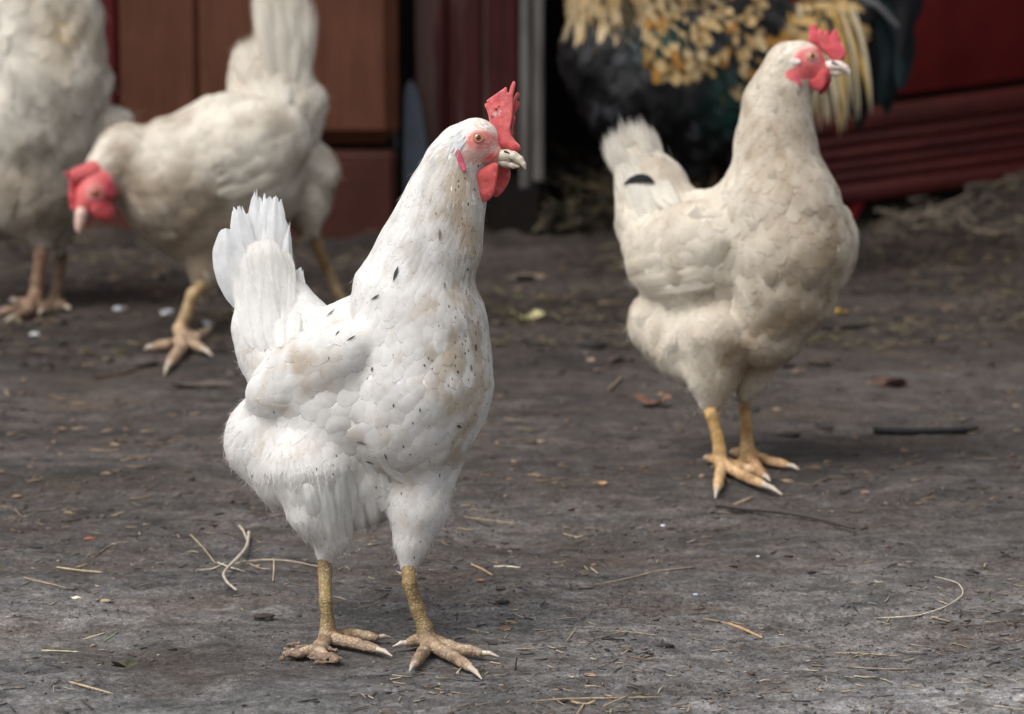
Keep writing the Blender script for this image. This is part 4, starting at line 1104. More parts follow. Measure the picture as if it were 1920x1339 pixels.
# white ear tuft and little bristles on the face
rg = np.random.default_rng(5)
def bristles(B, name, roots, dirs, ln, wd, col):
    roots = np.array(roots); k = len(roots); n = B.fd.grad(roots); dd = nrm(np.array(dirs) - n * (np.array(dirs) * n).sum(1, keepdims=True) + n * .22)
    side = nrm(np.cross(dd, n)); t = np.array([0, .5, 1.0]); wt = np.array([1, .8, .1])
    pts = roots[:, None] + dd[:, None] * (t[None, :, None] * np.array(ln)[:, None, None]) - n[:, None] * (t[None, :, None] ** 2 * np.array(ln)[:, None, None] * .15)
    Vs = np.stack([pts + side[:, None] * wt[None, :, None] * wd, pts - side[:, None] * wt[None, :, None] * wd], 2).reshape(k, 6, 3)
    Fs = (np.array([[0, 1, 3, 2], [2, 3, 5, 4]])[None] + (np.arange(k) * 6)[:, None, None]).reshape(-1, 4)
    B.part(name, Vs.reshape(-1, 3), Fs, B.fmat, np.tile(np.array(col), (k * 6, 1)) * np.repeat(rg.uniform(.85, 1.08, (k, 1)), 6, 0), np.zeros((k * 6, 2)), kind='stuff')
rr, dd, ll = [], [], []
for i in range(420):
    x, y = rg.uniform(868, 934), rg.uniform(252, 332)
    if math.hypot(x - 898, y - 268.6) < 13: continue
    d_ = math.hypot((x - 898) / 1.2, y - 268.6)
    if d_ < 24 and rg.random() < .75: continue
    if y > 300 and x > 915: continue
    p = h1.hit(x, y)
    if p is None or p[2] > -105: continue
    rr.append(p); dd.append((-.95, .45 + (y - 290) * .012, .1)); ll.append(rg.uniform(5, 12))
bristles(h1, 'face_bristles', rr, dd, ll, .42, (.74, .68, .62))
rr, dd, ll = [], [], []
for i in range(160):
    x, y = rg.normal(862, 5), rg.normal(272, 7); p = h1.hit(x, y)
    if p is None: continue
    rr.append(p - [0, 0, 2]); dd.append((-.5, 1, .1)); ll.append(rg.uniform(9, 17))
bristles(h1, 'ear_tuft', rr, dd, ll, 1.3, (.84, .84, .84))
rr, dd, ll = [], [], []
for i in range(60):
    x, y = rg.normal(958, 3), rg.uniform(245, 266)
    rr.append((x, y, -95 + rg.uniform(-3, 3))); dd.append((.5, -1, .1)); ll.append(rg.uniform(8, 18))
# legs
h1.leg([(611, 1030, -44, 17), (612, 1070, -46, 15.5), (616, 1120, None, 14.5), (620, 1160, None, 16), (620, 1184, None, 19)], (620, 1206),
       [dict(p=[(632, 1200, 12), (670, 1208, 10.5), (705, 1217, 9)], claw=(735, 1231)), dict(p=[(640, 1190, 11), (672, 1190, 9.5), (705, 1196, 8)], claw=(733, 1196)),
        dict(p=[(605, 1204, 11), (590, 1218, 10), (565, 1224, 9)], claw=(532, 1224)), dict(p=[(606, 1208, 10), (602, 1222, 9), (612, 1232, 7)], claw=(630, 1238))], M_LEG1, h=2.0)
h1.leg([(768, 1060, -66, 17), (772, 1085, None, 15.5), (786, 1130, None, 15), (800, 1168, None, 17.5), (804, 1188, None, 20)], (806, 1212),
       [dict(p=[(800, 1214, 12), (787, 1232, 10.5), (778, 1245, 9)], claw=(768, 1259)), dict(p=[(820, 1216, 13), (852, 1233, 11), (880, 1251, 9.5)], claw=(903, 1274)),
        dict(p=[(826, 1206, 12), (860, 1217, 10), (900, 1224, 8.5)], claw=(935, 1232)), dict(p=[(790, 1200, 12), (768, 1206, 10)], claw=(737, 1213))], M_LEG1, h=2.0)
# clot of mud and straw stuck under the near foot
mf = Field(2.5); rgm = np.random.default_rng(9)
for i in range(60):
    x = rgm.uniform(528, 632); y = 1225 + rgm.normal(0, 5) + (6 if x > 590 else -3); q = h1.Lc(G(x, y, .002)); r = rgm.uniform(1.5, 4.6)
    e = q + [rgm.normal(0, 12), rgm.normal(0, 2), rgm.normal(0, 8)]
    mf.chain([(q[0], q[1], q[2], r), (e[0], e[1], e[2], r * .5)], {})
mv, mq = mf.mesh(2.0); mv = mv + (fbm(mv, .35, 2, 4)[:, None] - .5) * 6
mk = mk_mesh('mud_clot', h1.W(mv) + h1.base, mq, M_PEB, None, np.array([.25, .17, .12]) * (.35 + 1.0 * fbm(mv, .12, 3, 3))[:, None])
tag(mk, 'clot of dried mud and chaff under the rear foot of the front hen', 'mud clot')
# ------------------------------------------------------------------ hen 2: cream hen on the right
def whitecol(base=(.76, .71, .61), dirt=(.42, .33, .235), amt=.55, freq=1 / 60., bl=(), tipp=.0, under=None, seed=0, specks=()):
    def fn(q, P, reg, Wt, rg, u2, v2):
        nF = len(P); b = (np.array(base)[None] * (1 + rg.normal(0, .05, (nF, 1))))[:, None, None]; PF, P = P, q
        k = np.clip((fbm(P, freq, 3, 31 + seed) - .42) * 2.6, 0, 1) * amt + np.clip((fbm(P, freq * 3, 2, 37 + seed) - .5) * 2, 0, 1) * amt * .4 + rg.normal(0, .05, (nF, 1, 1))
        for (x, y, rx, ry, a) in bl: k = k + blobmask(P, x, y, rx, ry) * a * (.5 + fbm(P, 1 / 25., 2, 9 + seed))
        C = lerp(b, dirt, np.clip(k, 0, .92)[..., None]); P = PF
        pd = np.full(nF, tipp)
        for (x, y, rx, ry, a) in specks: pd = pd + blobmask(P, x, y, rx, ry) * a
        m = rg.random(nF) < pd
        C = lerp(C, (.11, .09, .08), (np.clip((np.broadcast_to(v2, (nF,) + v2.shape) - .45) / .3, 0, 1) * m[:, None, None] * rg.uniform(.1, .45, nF)[:, None, None])[..., None])
        al = np.full(nF, 1 - tipp * 1.5)
        for (x, y, rx, ry, a) in specks: al = al - blobmask(P, x, y, rx, ry) * a * .7
        return np.concatenate([C, np.broadcast_to(np.clip(al, .3, 1)[:, None, None, None], C.shape[:3] + (1,))], -1)
    return fn
g2 = G(1385, 890)
h2 = Bird('white_hen', 'dirty cream hen standing on the right with a black feather at its tail base', 'hen', view_depth(G(1375, 870)), (g2[0], g2[1]), 'white hens in the yard', k=7, seed=5)
h2.fmat = M_FEATH; h2.dome = .075; h2.fd.ruf = 1.5; h2.fd.rufmask = lambda P: np.clip((P[..., 1] - 200) / 160, .1, 1) * np.clip((760 - P[..., 1]) / 60, 0, 1); f = h2.fd; lat2 = nrm((-.72, .02, -.70)); latH2 = nrm((-.40, 0, -.92))
hk = A(grp='hackle', flow=(-.12, 1, 0), Lf=40, Wf=15, lift=0.010, sp=8.5, fluff=.5)
f.chain([(1474, 128, -60, 44), (1492, 126, -66, 42)], A(grp='hackle', flow=(-.9, .5, .3), Lf=18, Wf=8, lift=0.008, sp=5))
f.chain([(1508, 132, -72, 33), (1530, 146, -78, 21)], A(bare=1, grp='hackle', flow=(-1, .2, 0), Lf=10, Wf=4, sp=6))
f.chain([(1462, 170, -58, 53), (1452, 200, -58, 60), (1449, 270, -62, 71)], hk)
f.chain([(1449, 270, -62, 71), (1452, 335, -66, 90)], dict(hk, Lf=48, Wf=22, sp=12))
f.chain([(1462, 400, -75, 106), (1476, 470, -85, 112)], A(grp='breast_feathers', flow=(-.1, 1, .05), Lf=50, Wf=34, sp=17, lift=0.03))
f.chain([(1462, 552, -72, 98), (1436, 618, -55, 70)], A(grp='breast_feathers', flow=(-.35, 1, .2), Lf=50, Wf=34, sp=17, lift=0.03))
f.chain([(1335, 500, 20, 122)], A(grp='belly_feathers', flow=(-.7, .8, .5), Lf=56, Wf=38, sp=20, lift=0.03))
f.chain([(1262, 450, 95, 92)], A(grp='rump_feathers', flow=(-.8, .5, .8), Lf=50, Wf=38, sp=20, lift=0.03, fluff=.8))
f.chain([(1238, 345, 125, 38), (1300, 402, 85, 42)], A(grp='rump_feathers', flow=(-.6, -.4, .6), Lf=50, Wf=34, sp=18, lift=0.03))
f.chain([(1235, 400, 120, 80), (1228, 350, 128, 66), (1198, 290, 138, 44)], A(grp='rump_feathers', flow=(-.35, -.9, .2), Lf=60, Wf=36, sp=19, lift=0.010, fluff=.5))
f.chain([(1425, 400, -42, 92), (1372, 440, -18, 86)], A(grp='back_feathers', flow=(-.8, .8, .6), Lf=52, Wf=30, sp=16, lift=.02))
f.chain([(1370, 430, 0, 78), (1290, 430, 80, 70)], A(grp='back_feathers', flow=(-1, .2, .9), Lf=50, Wf=34, sp=18, lift=0.03))
f.chain([(1252, 605, 60, 72), (1300, 640, 20, 82)], A(grp='belly_feathers', flow=(-.3, 1, .3), Lf=60, Wf=34, sp=19, lift=0.021, fluff=2.5, rag=2))
f.chain([(1340, 640, -35, 80), (1334, 700, -40, 50), (1328, 752, -42, 20)], A(grp='thigh_feathers', flow=(.05, 1, 0), Lf=54, Wf=28, sp=16, lift=0.014, fluff=2, rag=2))
f.chain([(1428, 640, 15, 68), (1412, 700, 20, 34), (1399, 738, 20, 16)], A(grp='thigh_feathers', flow=(-.1, 1, 0), Lf=50, Wf=26, sp=16, lift=0.014, fluff=2, rag=2))
f.ellipsoid((1268, 470, -24), nrm((.62, -.30, -.66)), lat2, (128, 82, 48), A(grp='wing_coverts', flow=(-.8, .75, .6), Lf=56, Wf=40, sp=21, lift=0.014))
f.ellipsoid((1540, 470, 10), nrm((.3, -.35, -.66)), (.95, 0, .15), (104, 90, 56), A(grp='wing_coverts', flow=(.1, 1, .4), Lf=60, Wf=40, sp=21, lift=0.014))
B2 = np.array([a.get('bare', 0) for a in f.att], float)
def headcol(bare, ex, ey, er, skin=(.60, .16, .15), base=(.72, .66, .56), fm=None):
    def fn(V, Wt):
        k = np.clip((Wt @ bare) * 1.6 - .1, 0, 1)
        if fm: k = np.maximum(k, facemask(V, *fm))
        k = k[:, None]; n = fbm(V, .2, 3, 2)[:, None]
        c = np.tile(np.array(skin), (len(V), 1)) * (.75 + .5 * n)
        e = np.clip(1 - np.abs(np.hypot(V[:, 0] - ex, V[:, 1] - ey) - er * 1.5) / (er * .7), 0, 1)[:, None]
        return lerp(np.tile(np.array(base), (len(V), 1)), lerp(c, (.60, .36, .32), e * .6), k)
    return fn
FM2 = (np.array([1492, 126, -66.]), (-.40, 0, -.92), [(1526, 120, 36, 26), (1522, 142, 32, 20), (1500, 150, 22, 18)])
h2.body(5.5, headcol(B2, 1511, 116, 8, (.60, .11, .11), fm=FM2))
h2.plumage(BASE_ATT, ['hackle', 'breast_feathers', 'belly_feathers', 'rump_feathers', 'back_feathers', 'thigh_feathers', 'wing_coverts'],
           whitecol((.77, .71, .60), (.36, .27, .18), .6, bl=((1495, 575, 100, 90, .8), (1400, 680, 90, 60, .45), (1340, 650, 60, 60, .25), (1460, 270, 70, 150, .6), (1500, 430, 90, 80, .4)), tipp=.03,
                    specks=((1545, 420, 40, 110, .14), (1440, 230, 50, 110, .08)), seed=2), nu=5, samples=50000, meshv=9, skip=lambda P: facemask(P, *FM2) > .35)
h2.sweep('tail_covert', [((1196 + 14 * i, 410 - 5 * i), (1184 + 12 * i, 340), (1150 + 14 * i, 258 + 16 * (i % 2), 112 - 5 * i), 42) for i in range(6)], (.76, .72, .64), seed=60, nrow=12, ncol=9, notch=.03, wprof=[.5, .9, 1, 1, .9, .5], soft=True)
rt = np.random.default_rng(44)
for i in range(15):
    t = i / 14.; tip = np.array([1128 + 98 * t + rt.normal(0, 4), 244 - 44 * math.sin(t * 2.5) + rt.uniform(-6, 10) + 6 * t, 150 - 55 * rt.random()])
    rootp = np.array([1212 + 34 * t, 366 - 6 * t, 128 - 12 * (i % 3)]); mid = rootp * .45 + tip * .55 + [-8 + 10 * t, 2, -10]
    h2.blade('tail_feather', [rootp, mid, tip], rt.uniform(30, 44), (-.3 + .5 * t, 0, -1), (.76, .72, .64), notch=.035, seed=i + 1, nrow=14, ncol=9, soft=True, wprof=[.5, .75, .95, 1, .95, .8, .35])
mk_p = []
for t in (0, .5, 1.0):
    p = h2.hit(1178 + 52 * t, 343 - 10 * math.sin(t * 3.1)); mk_p.append(p + h2.fd.grad(p[None])[0] * 9)
h2.blade('black_feather', mk_p, 17, tuple(h2.fd.grad(mk_p[1][None])[0]), (.018, .02, .022), cup=.05, nrow=10, ncol=5, wprof=[.1, .8, 1, .9, .3], label='small black feather crossing the tail base')
for i, (a, b, wd) in enumerate((((1350, 520, -80), (1195, 548, 20), 46), ((1350, 500, -84), (1172, 530, 26), 50), ((1352, 470, -88), (1163, 500, 30), 52))):
    a_, b_ = np.array(a, float), np.array(b, float); pp = []
    for t in (0, .33, .66, 1.0):
        p = a_ * (1 - t) + b_ * t; hp = h2.hit(p[0], p[1])
        if hp is not None and abs(hp[2] - p[2]) < 100: p[2] = hp[2]
        pp.append(p + lat2 * (3 + i))
    h2.blade('flight_feather', pp, wd, tuple(lat2), (.74, .68, .58), seed=30 + i, nrow=12, ncol=7, soft=True)
hc2 = np.array([1492, 126, -66.])
h2.eye(1511, 116, 8.4, latH2, hc2, (.60, .34, .30))
h2.plate('comb', [(1509, 84), (1510, 66), (1513, 54), (1520, 52), (1525, 56), (1526, 66), (1529, 61), (1535, 63), (1537, 72), (1541, 65), (1546, 65), (1549, 74), (1554, 64), (1561, 63), (1562, 74), (1567, 78), (1566, 88), (1574, 98), (1577, 110), (1573, 121), (1560, 125), (1548, 118), (1536, 104), (1522, 92)], 5.5, 6.5, 1.6, -76, latH2, (.62, .055, .075), it=0, seed=3, wob=8)
h2.plate('wattle', [(1536, 138), (1540, 150), (1538, 168), (1530, 180), (1518, 180), (1505, 168), (1502, 160), (1516, 156), (1528, 142)], 6, 10, 1.8, -100, latH2, (.60, .05, .06), seed=5, wob=6)
h2.plate('wattle', [(1540, 148), (1552, 150), (1550, 166), (1542, 178), (1530, 186), (1526, 180), (1534, 165)], 5, 9, 1.8, -72, latH2, (.45, .015, .02), seed=6)
h2.plate('earlobe', [(1474, 140), (1484, 146), (1492, 160), (1494, 172), (1489, 174), (1481, 162)], 4.5, 6, 1.8, h2.hit(1484, 155)[2] - 1, latH2, (.52, .04, .09), seed=2)
h2.plate('ear_tuft', [(1468, 122), (1480, 119), (1492, 124), (1490, 132), (1478, 134), (1468, 130)], 3.5, 6, 1.8, h2.hit(1480, 127)[2] + .5, latH2, (.70, .67, .62), mat=M_BODY, seed=2)
beak(h2, [(1534, 134, -80, 9), (1550, 132, -84, 9.5), (1564, 132, -87, 8.5), (1574, 136, -89, 6), (1580, 142, -90, 3.5), (1584, 149, -91, 1.3)], [(1530, 140, -80, 6), (1546, 144, -84, 5.5), (1560, 146, -87, 4), (1570, 147, -88, 2)], 1.6, nostril=(1556, 128, 4.2), cu=(.74, .62, .55), tipdark=False)
h2.leg([(1327, 745, -42, 15), (1330, 775, None, 13.5), (1341, 815, None, 13), (1346, 845, None, 14.5), (1347, 862, None, 15)], (1347, 880),
       [dict(p=[(1352, 880, 10), (1348, 900, 9), (1345, 916, 8)], claw=(1341, 935)), dict(p=[(1362, 874, 11), (1392, 892, 10), (1430, 908, 9)], claw=(1466, 928)), dict(p=[(1342, 862, 9), (1330, 860, 8)], claw=(1318, 860)), dict(p=[(1364, 868, 10), (1395, 878, 9), (1416, 884, 8)], claw=(1440, 891))], M_LEG2, h=2.6, shank_tint=(.95, .92, .62))
h2.leg([(1399, 730, 20, 13), (1399, 765, None, 12), (1402, 805, None, 13), (1404, 835, None, 15), (1404, 846, None, 16)], (1404, 862),
       [dict(p=[(1418, 856, 10), (1445, 866, 9), (1474, 872, 8)], claw=(1498, 881)), dict(p=[(1410, 864, 11), (1424, 884, 9.5), (1432, 892, 8.5)], claw=(1444, 903)), dict(p=[(1390, 850, 9), (1378, 848, 8)], claw=(1368, 850)), dict(p=[(1394, 862, 9), (1384, 874, 8)], claw=(1380, 886))], M_LEG2, h=2.6, shank_tint=(.95, .92, .62), tint=(.85, .82, .8))

# ------------------------------------------------------------------ hen 3: pecking hen at the back left
g3 = G(420, 620)
h3 = Bird('white_hen', 'off-white hen bending forward to peck with its red head down and tail raised', 'hen', view_depth(G(400, 615)), (g3[0], g3[1]), 'white hens in the yard', k=7, seed=8)
h3.fmat = M_FEATH; h3.dome = .085; h3.fd.ruf = 2.6; h3.fd.rufmask = lambda P: np.clip((P[..., 0] - 230) / 60, 0, 1) * np.clip((500 - P[..., 1]) / 60, 0, 1); f = h3.fd; lat3 = nrm((.35, 0, -.93)); latH3 = nrm((.72, -.10, -.68))
f.chain([(196, 352, -92, 36), (188, 372, -104, 29), (176, 392, -114, 17)], A(bare=1, grp='hackle', flow=(.5, -.8, 0), Lf=10, Wf=5, sp=7))
f.chain([(212, 322, -72, 40), (245, 300, -48, 62)], A(grp='hackle', flow=(.6, -.3, .4), Lf=34, Wf=16, sp=9, lift=0.019))
f.chain([(245, 305, -50, 62), (312, 338, -30, 92)], A(grp='hackle', flow=(.9, .1, .3), Lf=44, Wf=24, sp=13, lift=0.019))
f.chain([(350, 345, -15, 128), (430, 318, 10, 142)], A(grp='breast_feathers', flow=(1, .15, .2), Lf=56, Wf=38, sp=21, lift=0.025))
f.chain([(390, 390, 5, 112)], A(grp='belly_feathers', flow=(.6, .7, .2), Lf=56, Wf=38, sp=21, lift=0.025, fluff=1))
f.chain([(470, 285, 15, 112), (515, 242, 35, 78)], A(grp='back_feathers', flow=(1, -.3, .4), Lf=52, Wf=38, sp=21, lift=0.025))
f.chain([(540, 205, 40, 64), (520, 140, 45, 56), (525, 80, 50, 40)], A(grp='rump_feathers', flow=(0, -1, 0), Lf=62, Wf=38, sp=20, lift=0.025, fluff=.5))
f.chain([(466, 165, 75, 44), (458, 115, 85, 36)], A(grp='rump_feathers', flow=(-.2, -1, 0), Lf=50, Wf=30, sp=18, lift=0.025, fluff=1.5))
f.chain([(575, 185, 25, 33)], A(grp='rump_feathers', flow=(.3, .3, 0), Lf=40, Wf=30, sp=17, lift=0.038, fluff=1.5))
f.chain([(566, 322, 72, 66), (556, 372, 75, 50)], A(grp='belly_feathers', flow=(.3, 1, .1), Lf=56, Wf=34, sp=19, lift=0.038, fluff=2, rag=2))
f.chain([(400, 440, -20, 66), (392, 500, -28, 34), (384, 545, -30, 15)], A(grp='thigh_feathers', flow=(-.1, 1, 0), Lf=50, Wf=28, sp=17, lift=0.025, fluff=1.5))
f.chain([(572, 375, 60, 46), (582, 430, 60, 16)], A(grp='thigh_feathers', flow=(0, 1, 0), Lf=50, Wf=28, sp=17, lift=0.025, fluff=1.5))
f.ellipsoid((462, 290, -62), nrm((.9, -.42, .25)), lat3, (130, 92, 72), A(grp='wing_coverts', flow=(1, -.1, .3), Lf=58, Wf=42, sp=23, lift=0.025))
f.ellipsoid((480, 270, 120), nrm((.9, -.42, .25)), lat3, (120, 80, 40), A(grp='wing_coverts', flow=(1, -.1, .3), Lf=58, Wf=42, sp=23, lift=0.025))
B3 = np.array([a.get('bare', 0) for a in f.att], float)
h3.body(7, headcol(B3, 197, 367, 9, (.62, .11, .11)))
h3.plumage(BASE_ATT, ['hackle', 'breast_feathers', 'belly_feathers', 'rump_feathers', 'back_feathers', 'thigh_feathers', 'wing_coverts'],
           whitecol((.77, .715, .62), (.36, .28, .20), .75, bl=((340, 420, 170, 90, .55), (250, 390, 60, 70, .35), (400, 480, 120, 60, .5)), seed=4), nu=5, samples=40000, meshv=11)  # low belly blobs put mostly shadow into the dirt colour
h3.sweep('tail_covert', [((480 + 16 * i, 215 - 3 * i), (488 + 13 * i, 165), (462 + 17 * i, 70 + 22 * (i % 2), -10 + 6 * (i % 3)), 46) for i in range(7)], (.74, .69, .60), seed=60, nrow=12, ncol=9, notch=.03, wprof=[.5, .9, 1, 1, .9, .5], soft=True)
rt = np.random.default_rng(45)
for i in range(16):
    t = i / 15.; tip = np.array([444 + 124 * t + rt.normal(0, 9), -30 - 30 * math.sin(t * 3) + rt.uniform(-10, 20), 30 - 40 * rt.random()])
    if i < 4: tip = np.array([430 + 12 * i, 74 - 8 * i, 70.])
    rootp = np.array([498 + 60 * t, 175, 10 - 10 * (i % 3)]); mid = rootp * .5 + tip * .5 + [-6 + 14 * t, 0, -14]
    h3.blade('tail_feather', [rootp, mid, tip], rt.uniform(40, 56), (-.3 + .6 * t, 0, -1), (.74, .69, .60), seed=i + 1, nrow=14, ncol=9, notch=.05, soft=True)
for i, (a, b, wd) in enumerate((((420, 330, -120), (585, 250, -60), 50), ((420, 350, -120), (580, 275, -60), 48), ((420, 372, -118), (560, 320, -70), 48))):
    a_, b_ = np.array(a, float), np.array(b, float); pp = []
    for t in (0, .33, .66, 1.0):
        p = a_ * (1 - t) + b_ * t; hp = h3.hit(p[0], p[1])
        if hp is not None and abs(hp[2] - p[2]) < 110: p[2] = hp[2]
        pp.append(p + lat3 * (3 + i))
    h3.blade('flight_feather', pp, wd, tuple(lat3), (.70, .64, .54), seed=30 + i, nrow=12, ncol=7, soft=True)
hc3 = np.array([190, 362, -98.])
h3.eye(197, 368, 7.5, latH3, hc3, (.40, .07, .06), h=1.5)
h3.plate('comb', [(138, 327), (150, 331), (160, 338), (172, 345), (174, 368), (170, 390), (163, 404), (152, 402), (147, 385), (145, 365), (148, 345), (140, 337)], 9, 10, 2.4, -118, nrm((.35, 0, -.93)), (.62, .035, .05), seed=3, wob=14)
cf = Field(3.0); cf.chain([(162, 338, -112, 17), (190, 330, -104, 20), (210, 340, -100, 18)], {}); cv, cq = cf.mesh(3.0)
h3.part('comb_root', cv, cq, M_FLESH, (.62, .085, .09))
h3.plate('wattle', [(190, 392), (206, 384), (222, 384), (231, 398), (228, 414), (214, 421), (200, 418), (190, 406)], 9, 12, 2.4, -122, latH3, (.62, .04, .055), seed=5, wob=6)
h3.plate('wattle', [(160, 396), (172, 398), (176, 410), (168, 418), (160, 412)], 6, 8, 2.4, -108, latH3, (.55, .03, .04), seed=5)
h3.plate('earlobe', [(216, 340), (228, 346), (234, 362), (232, 376), (222, 378), (215, 362)], 7, 8, 2.4, -124, latH3, (.60, .035, .08), seed=2)
beak(h3, [(176, 392, -118, 13), (171, 408, -122, 12), (168, 422, -125, 9), (166, 434, -127, 5.5), (167, 444, -127, 2)], [(180, 398, -113, 8), (176, 412, -118, 7.5), (172, 426, -121, 5), (170, 436, -123, 3)], 2.4, cu=(.62, .42, .34), tipdark=False)
h3.leg([(386, 535, -30, 15), (380, 555, None, 14), (366, 595, None, 12.5), (356, 620, None, 14)], (350, 640),
       [dict(p=[(338, 642, 10), (310, 648, 9), (290, 651, 8)], claw=(270, 656)), dict(p=[(342, 650, 11), (328, 668, 9.5), (318, 682, 8.5)], claw=(308, 704)), dict(p=[(362, 646, 10), (378, 654, 8.5)], claw=(398, 668)), dict(p=[(368, 634, 9), (382, 624, 8)], claw=(402, 614))], M_LEG3, shank_tint=(.95, .95, .7), h=3.0)
h3.leg([(582, 420, 60, 15), (588, 455, 90, 13), (604, 500, None, 13), (632, 560, None, 12), (640, 580, None, 14)], (642, 594),
       [dict(p=[(630, 598, 10), (606, 606, 9)], claw=(584, 610)), dict(p=[(636, 606, 10), (622, 622, 9)], claw=(612, 636)), dict(p=[(650, 604, 10), (664, 616, 8)], claw=(676, 628)), dict(p=[(652, 590, 9), (668, 584, 8)], claw=(682, 580))], M_LEG3, shank_tint=(.95, .95, .7), h=3.0)

# ------------------------------------------------------------------ hen 4: cut by the left edge
g4 = G(70, 578)
h4 = Bird('white_hen', 'large fluffy cream hen at the left edge, only its rear and legs in the picture', 'hen', view_depth(G(70, 575)), (g4[0], g4[1]), 'white hens in the yard', k=8, seed=11)
h4.fmat = M_FEATH; h4.dome = .085; h4.fd.ruf = 4.8; h4.fd.rufmask = lambda P: np.clip((440 - P[..., 1]) / 50, 0, 1); f = h4.fd; lat4 = nrm((.45, 0, -.89))
f.chain([(70, 40, 0, 118), (75, 150, 0, 128)], A(grp='rump_feathers', flow=(.25, 1, -.1), Lf=80, Wf=42, sp=23, lift=0.029, fluff=2))
f.chain([(40, 235, 20, 140), (-60, 240, 60, 140)], A(grp='belly_feathers', flow=(.4, .9, -.1), Lf=74, Wf=42, sp=22, lift=0.035, fluff=3))
f.chain([(50, 345, 0, 96), (-20, 340, 40, 100)], A(grp='belly_feathers', flow=(.2, 1, 0), Lf=70, Wf=36, sp=19, lift=0.059, fluff=4, rag=2.4))
f.chain([(200, 240, 40, 46), (170, 280, 30, 40)], A(grp='belly_feathers', flow=(.8, .5, 0), Lf=46, Wf=32, sp=18, lift=0.047, fluff=2.5, rag=2))
f.chain([(178, 150, 20, 26)], A(grp='rump_feathers', flow=(.4, 1, 0), Lf=46, Wf=28, sp=17, lift=0.047, fluff=2))
f.chain([(-120, 150, 110, 110), (-200, 20, 150, 70), (-215, -60, 160, 46)], A(grp='hackle', flow=(.2, 1, 0), Lf=50, Wf=26, sp=17, lift=0.024))
f.chain([(-232, -72, 164, 26), (-256, -66, 170, 14)], A(bare=1, grp='hackle', flow=(1, 0, 0), sp=12))
f.chain([(70, 400, -10, 60), (82, 455, -10, 18)], A(grp='thigh_feathers', flow=(0, 1, 0), Lf=50, Wf=30, sp=18, lift=0.035, fluff=2))
f.chain([(105, 395, 40, 48), (106, 448, 40, 16)], A(grp='thigh_feathers', flow=(0, 1, 0), Lf=50, Wf=30, sp=18, lift=0.035, fluff=2))
f.chain([(60, -20, 20, 84), (70, -150, 20, 50)], A(grp='rump_feathers', flow=(0, -1, 0), Lf=70, Wf=44, sp=24, lift=0.024))
B4 = np.array([a.get('bare', 0) for a in f.att], float)
h4.body(8, headcol(B4, 0, 0, 8))
def c4(q, P, reg, Wt, rg, u2, v2):
    C = whitecol((.72, .68, .60), (.40, .335, .26), .7, bl=((60, 390, 160, 80, .7),), seed=6)(q, P, reg, Wt, rg, u2, v2)
    k = blobmask(P, 125, 55, 40, 60) * .7; C[..., :3] = lerp(C[..., :3], (.62, .45, .24), k[:, None, None, None]); return C
h4.plumage(BASE_ATT, ['hackle', 'belly_feathers', 'rump_feathers', 'thigh_feathers'], c4, nu=5, samples=30000, meshv=12)
for i, (a, b, c, wd) in enumerate((((40, -60, 20), (20, -180, 10), (10, -270, 10), 70), ((60, -60, 10), (60, -190, 0), (60, -290, 0), 70), ((80, -60, 10), (100, -180, 0), (115, -260, 0), 66))):
    h4.blade('tail_feather', [a, b, c], wd, (0, 0, -1), (.66, .60, .50), seed=i, nrow=10, ncol=5)
h4.plate('comb', [(-262, -84), (-258, -110), (-246, -98), (-240, -120), (-230, -100), (-220, -116), (-214, -94), (-216, -84)], 6, 8, 3, 162, lat4, (.60, .045, .05))
h4.plate('wattle', [(-262, -60), (-248, -58), (-244, -38), (-254, -30), (-264, -42)], 6, 8, 3, 160, lat4, (.60, .045, .05))
beak(h4, [(-258, -68, 168, 11), (-272, -64, 172, 9), (-286, -56, 175, 2)], [(-256, -60, 168, 7), (-274, -56, 172, 3)], 2.6)
h4.leg([(82, 445, -10, 18), (80, 480, None, 15), (74, 530, None, 14), (70, 556, None, 16)], (66, 578),
       [dict(p=[(50, 580, 11), (22, 584, 10), (4, 586, 9)], claw=(-18, 590)), dict(p=[(54, 586, 11), (30, 596, 9)], claw=(8, 604)), dict(p=[(76, 580, 10), (96, 578, 9)], claw=(112, 574)), dict(p=[(58, 570, 10), (36, 566, 9)], claw=(16, 564))], M_LEG3, h=3.2, shank_tint=(1, .88, .84), tint=(.55, .50, .48))
h4.leg([(106, 440, 40, 16), (104, 480, None, 14), (100, 530, None, 13), (98, 550, None, 15)], (98, 566),
       [dict(p=[(84, 568, 10), (62, 572, 9)], claw=(42, 574)), dict(p=[(92, 574, 10), (80, 584, 8)], claw=(72, 592)), dict(p=[(108, 568, 10), (122, 576, 8)], claw=(132, 582))], M_LEG3, h=3.2, shank_tint=(1, .88, .84), tint=(.42, .40, .38))

# ------------------------------------------------------------------ the rooster
g5 = G(1290, 520)
h5 = Bird('rooster', 'black rooster with golden hackles and drooping black tail, cropped by the top edge', 'rooster', view_depth(G(1290, 520)), (g5[0], g5[1]), None, k=9, seed=13)
h5.fmat = M_FEATH; h5.fd.ruf = 3.0; h5.fd.rufmask = lambda P: np.clip((P[..., 1] + 60) / 80, 0, 1); f = h5.fd; lat5 = nrm((.12, 0, -.99))
for gname in ('breast_feathers', 'belly_feathers', 'tail_coverts', 'thigh_feathers'): h5.fmats[gname] = M_DARKF
f.chain([(1160, 110, 0, 108), (1205, 165, 0, 122)], A(grp='breast_feathers', flow=(.35, 1, .1), Lf=52, Wf=32, sp=18, lift=0.072))
f.chain([(1290, 170, 0, 128), (1390, 160, 10, 112)], A(grp='belly_feathers', flow=(.8, .6, .1), Lf=56, Wf=34, sp=20, lift=0.054))
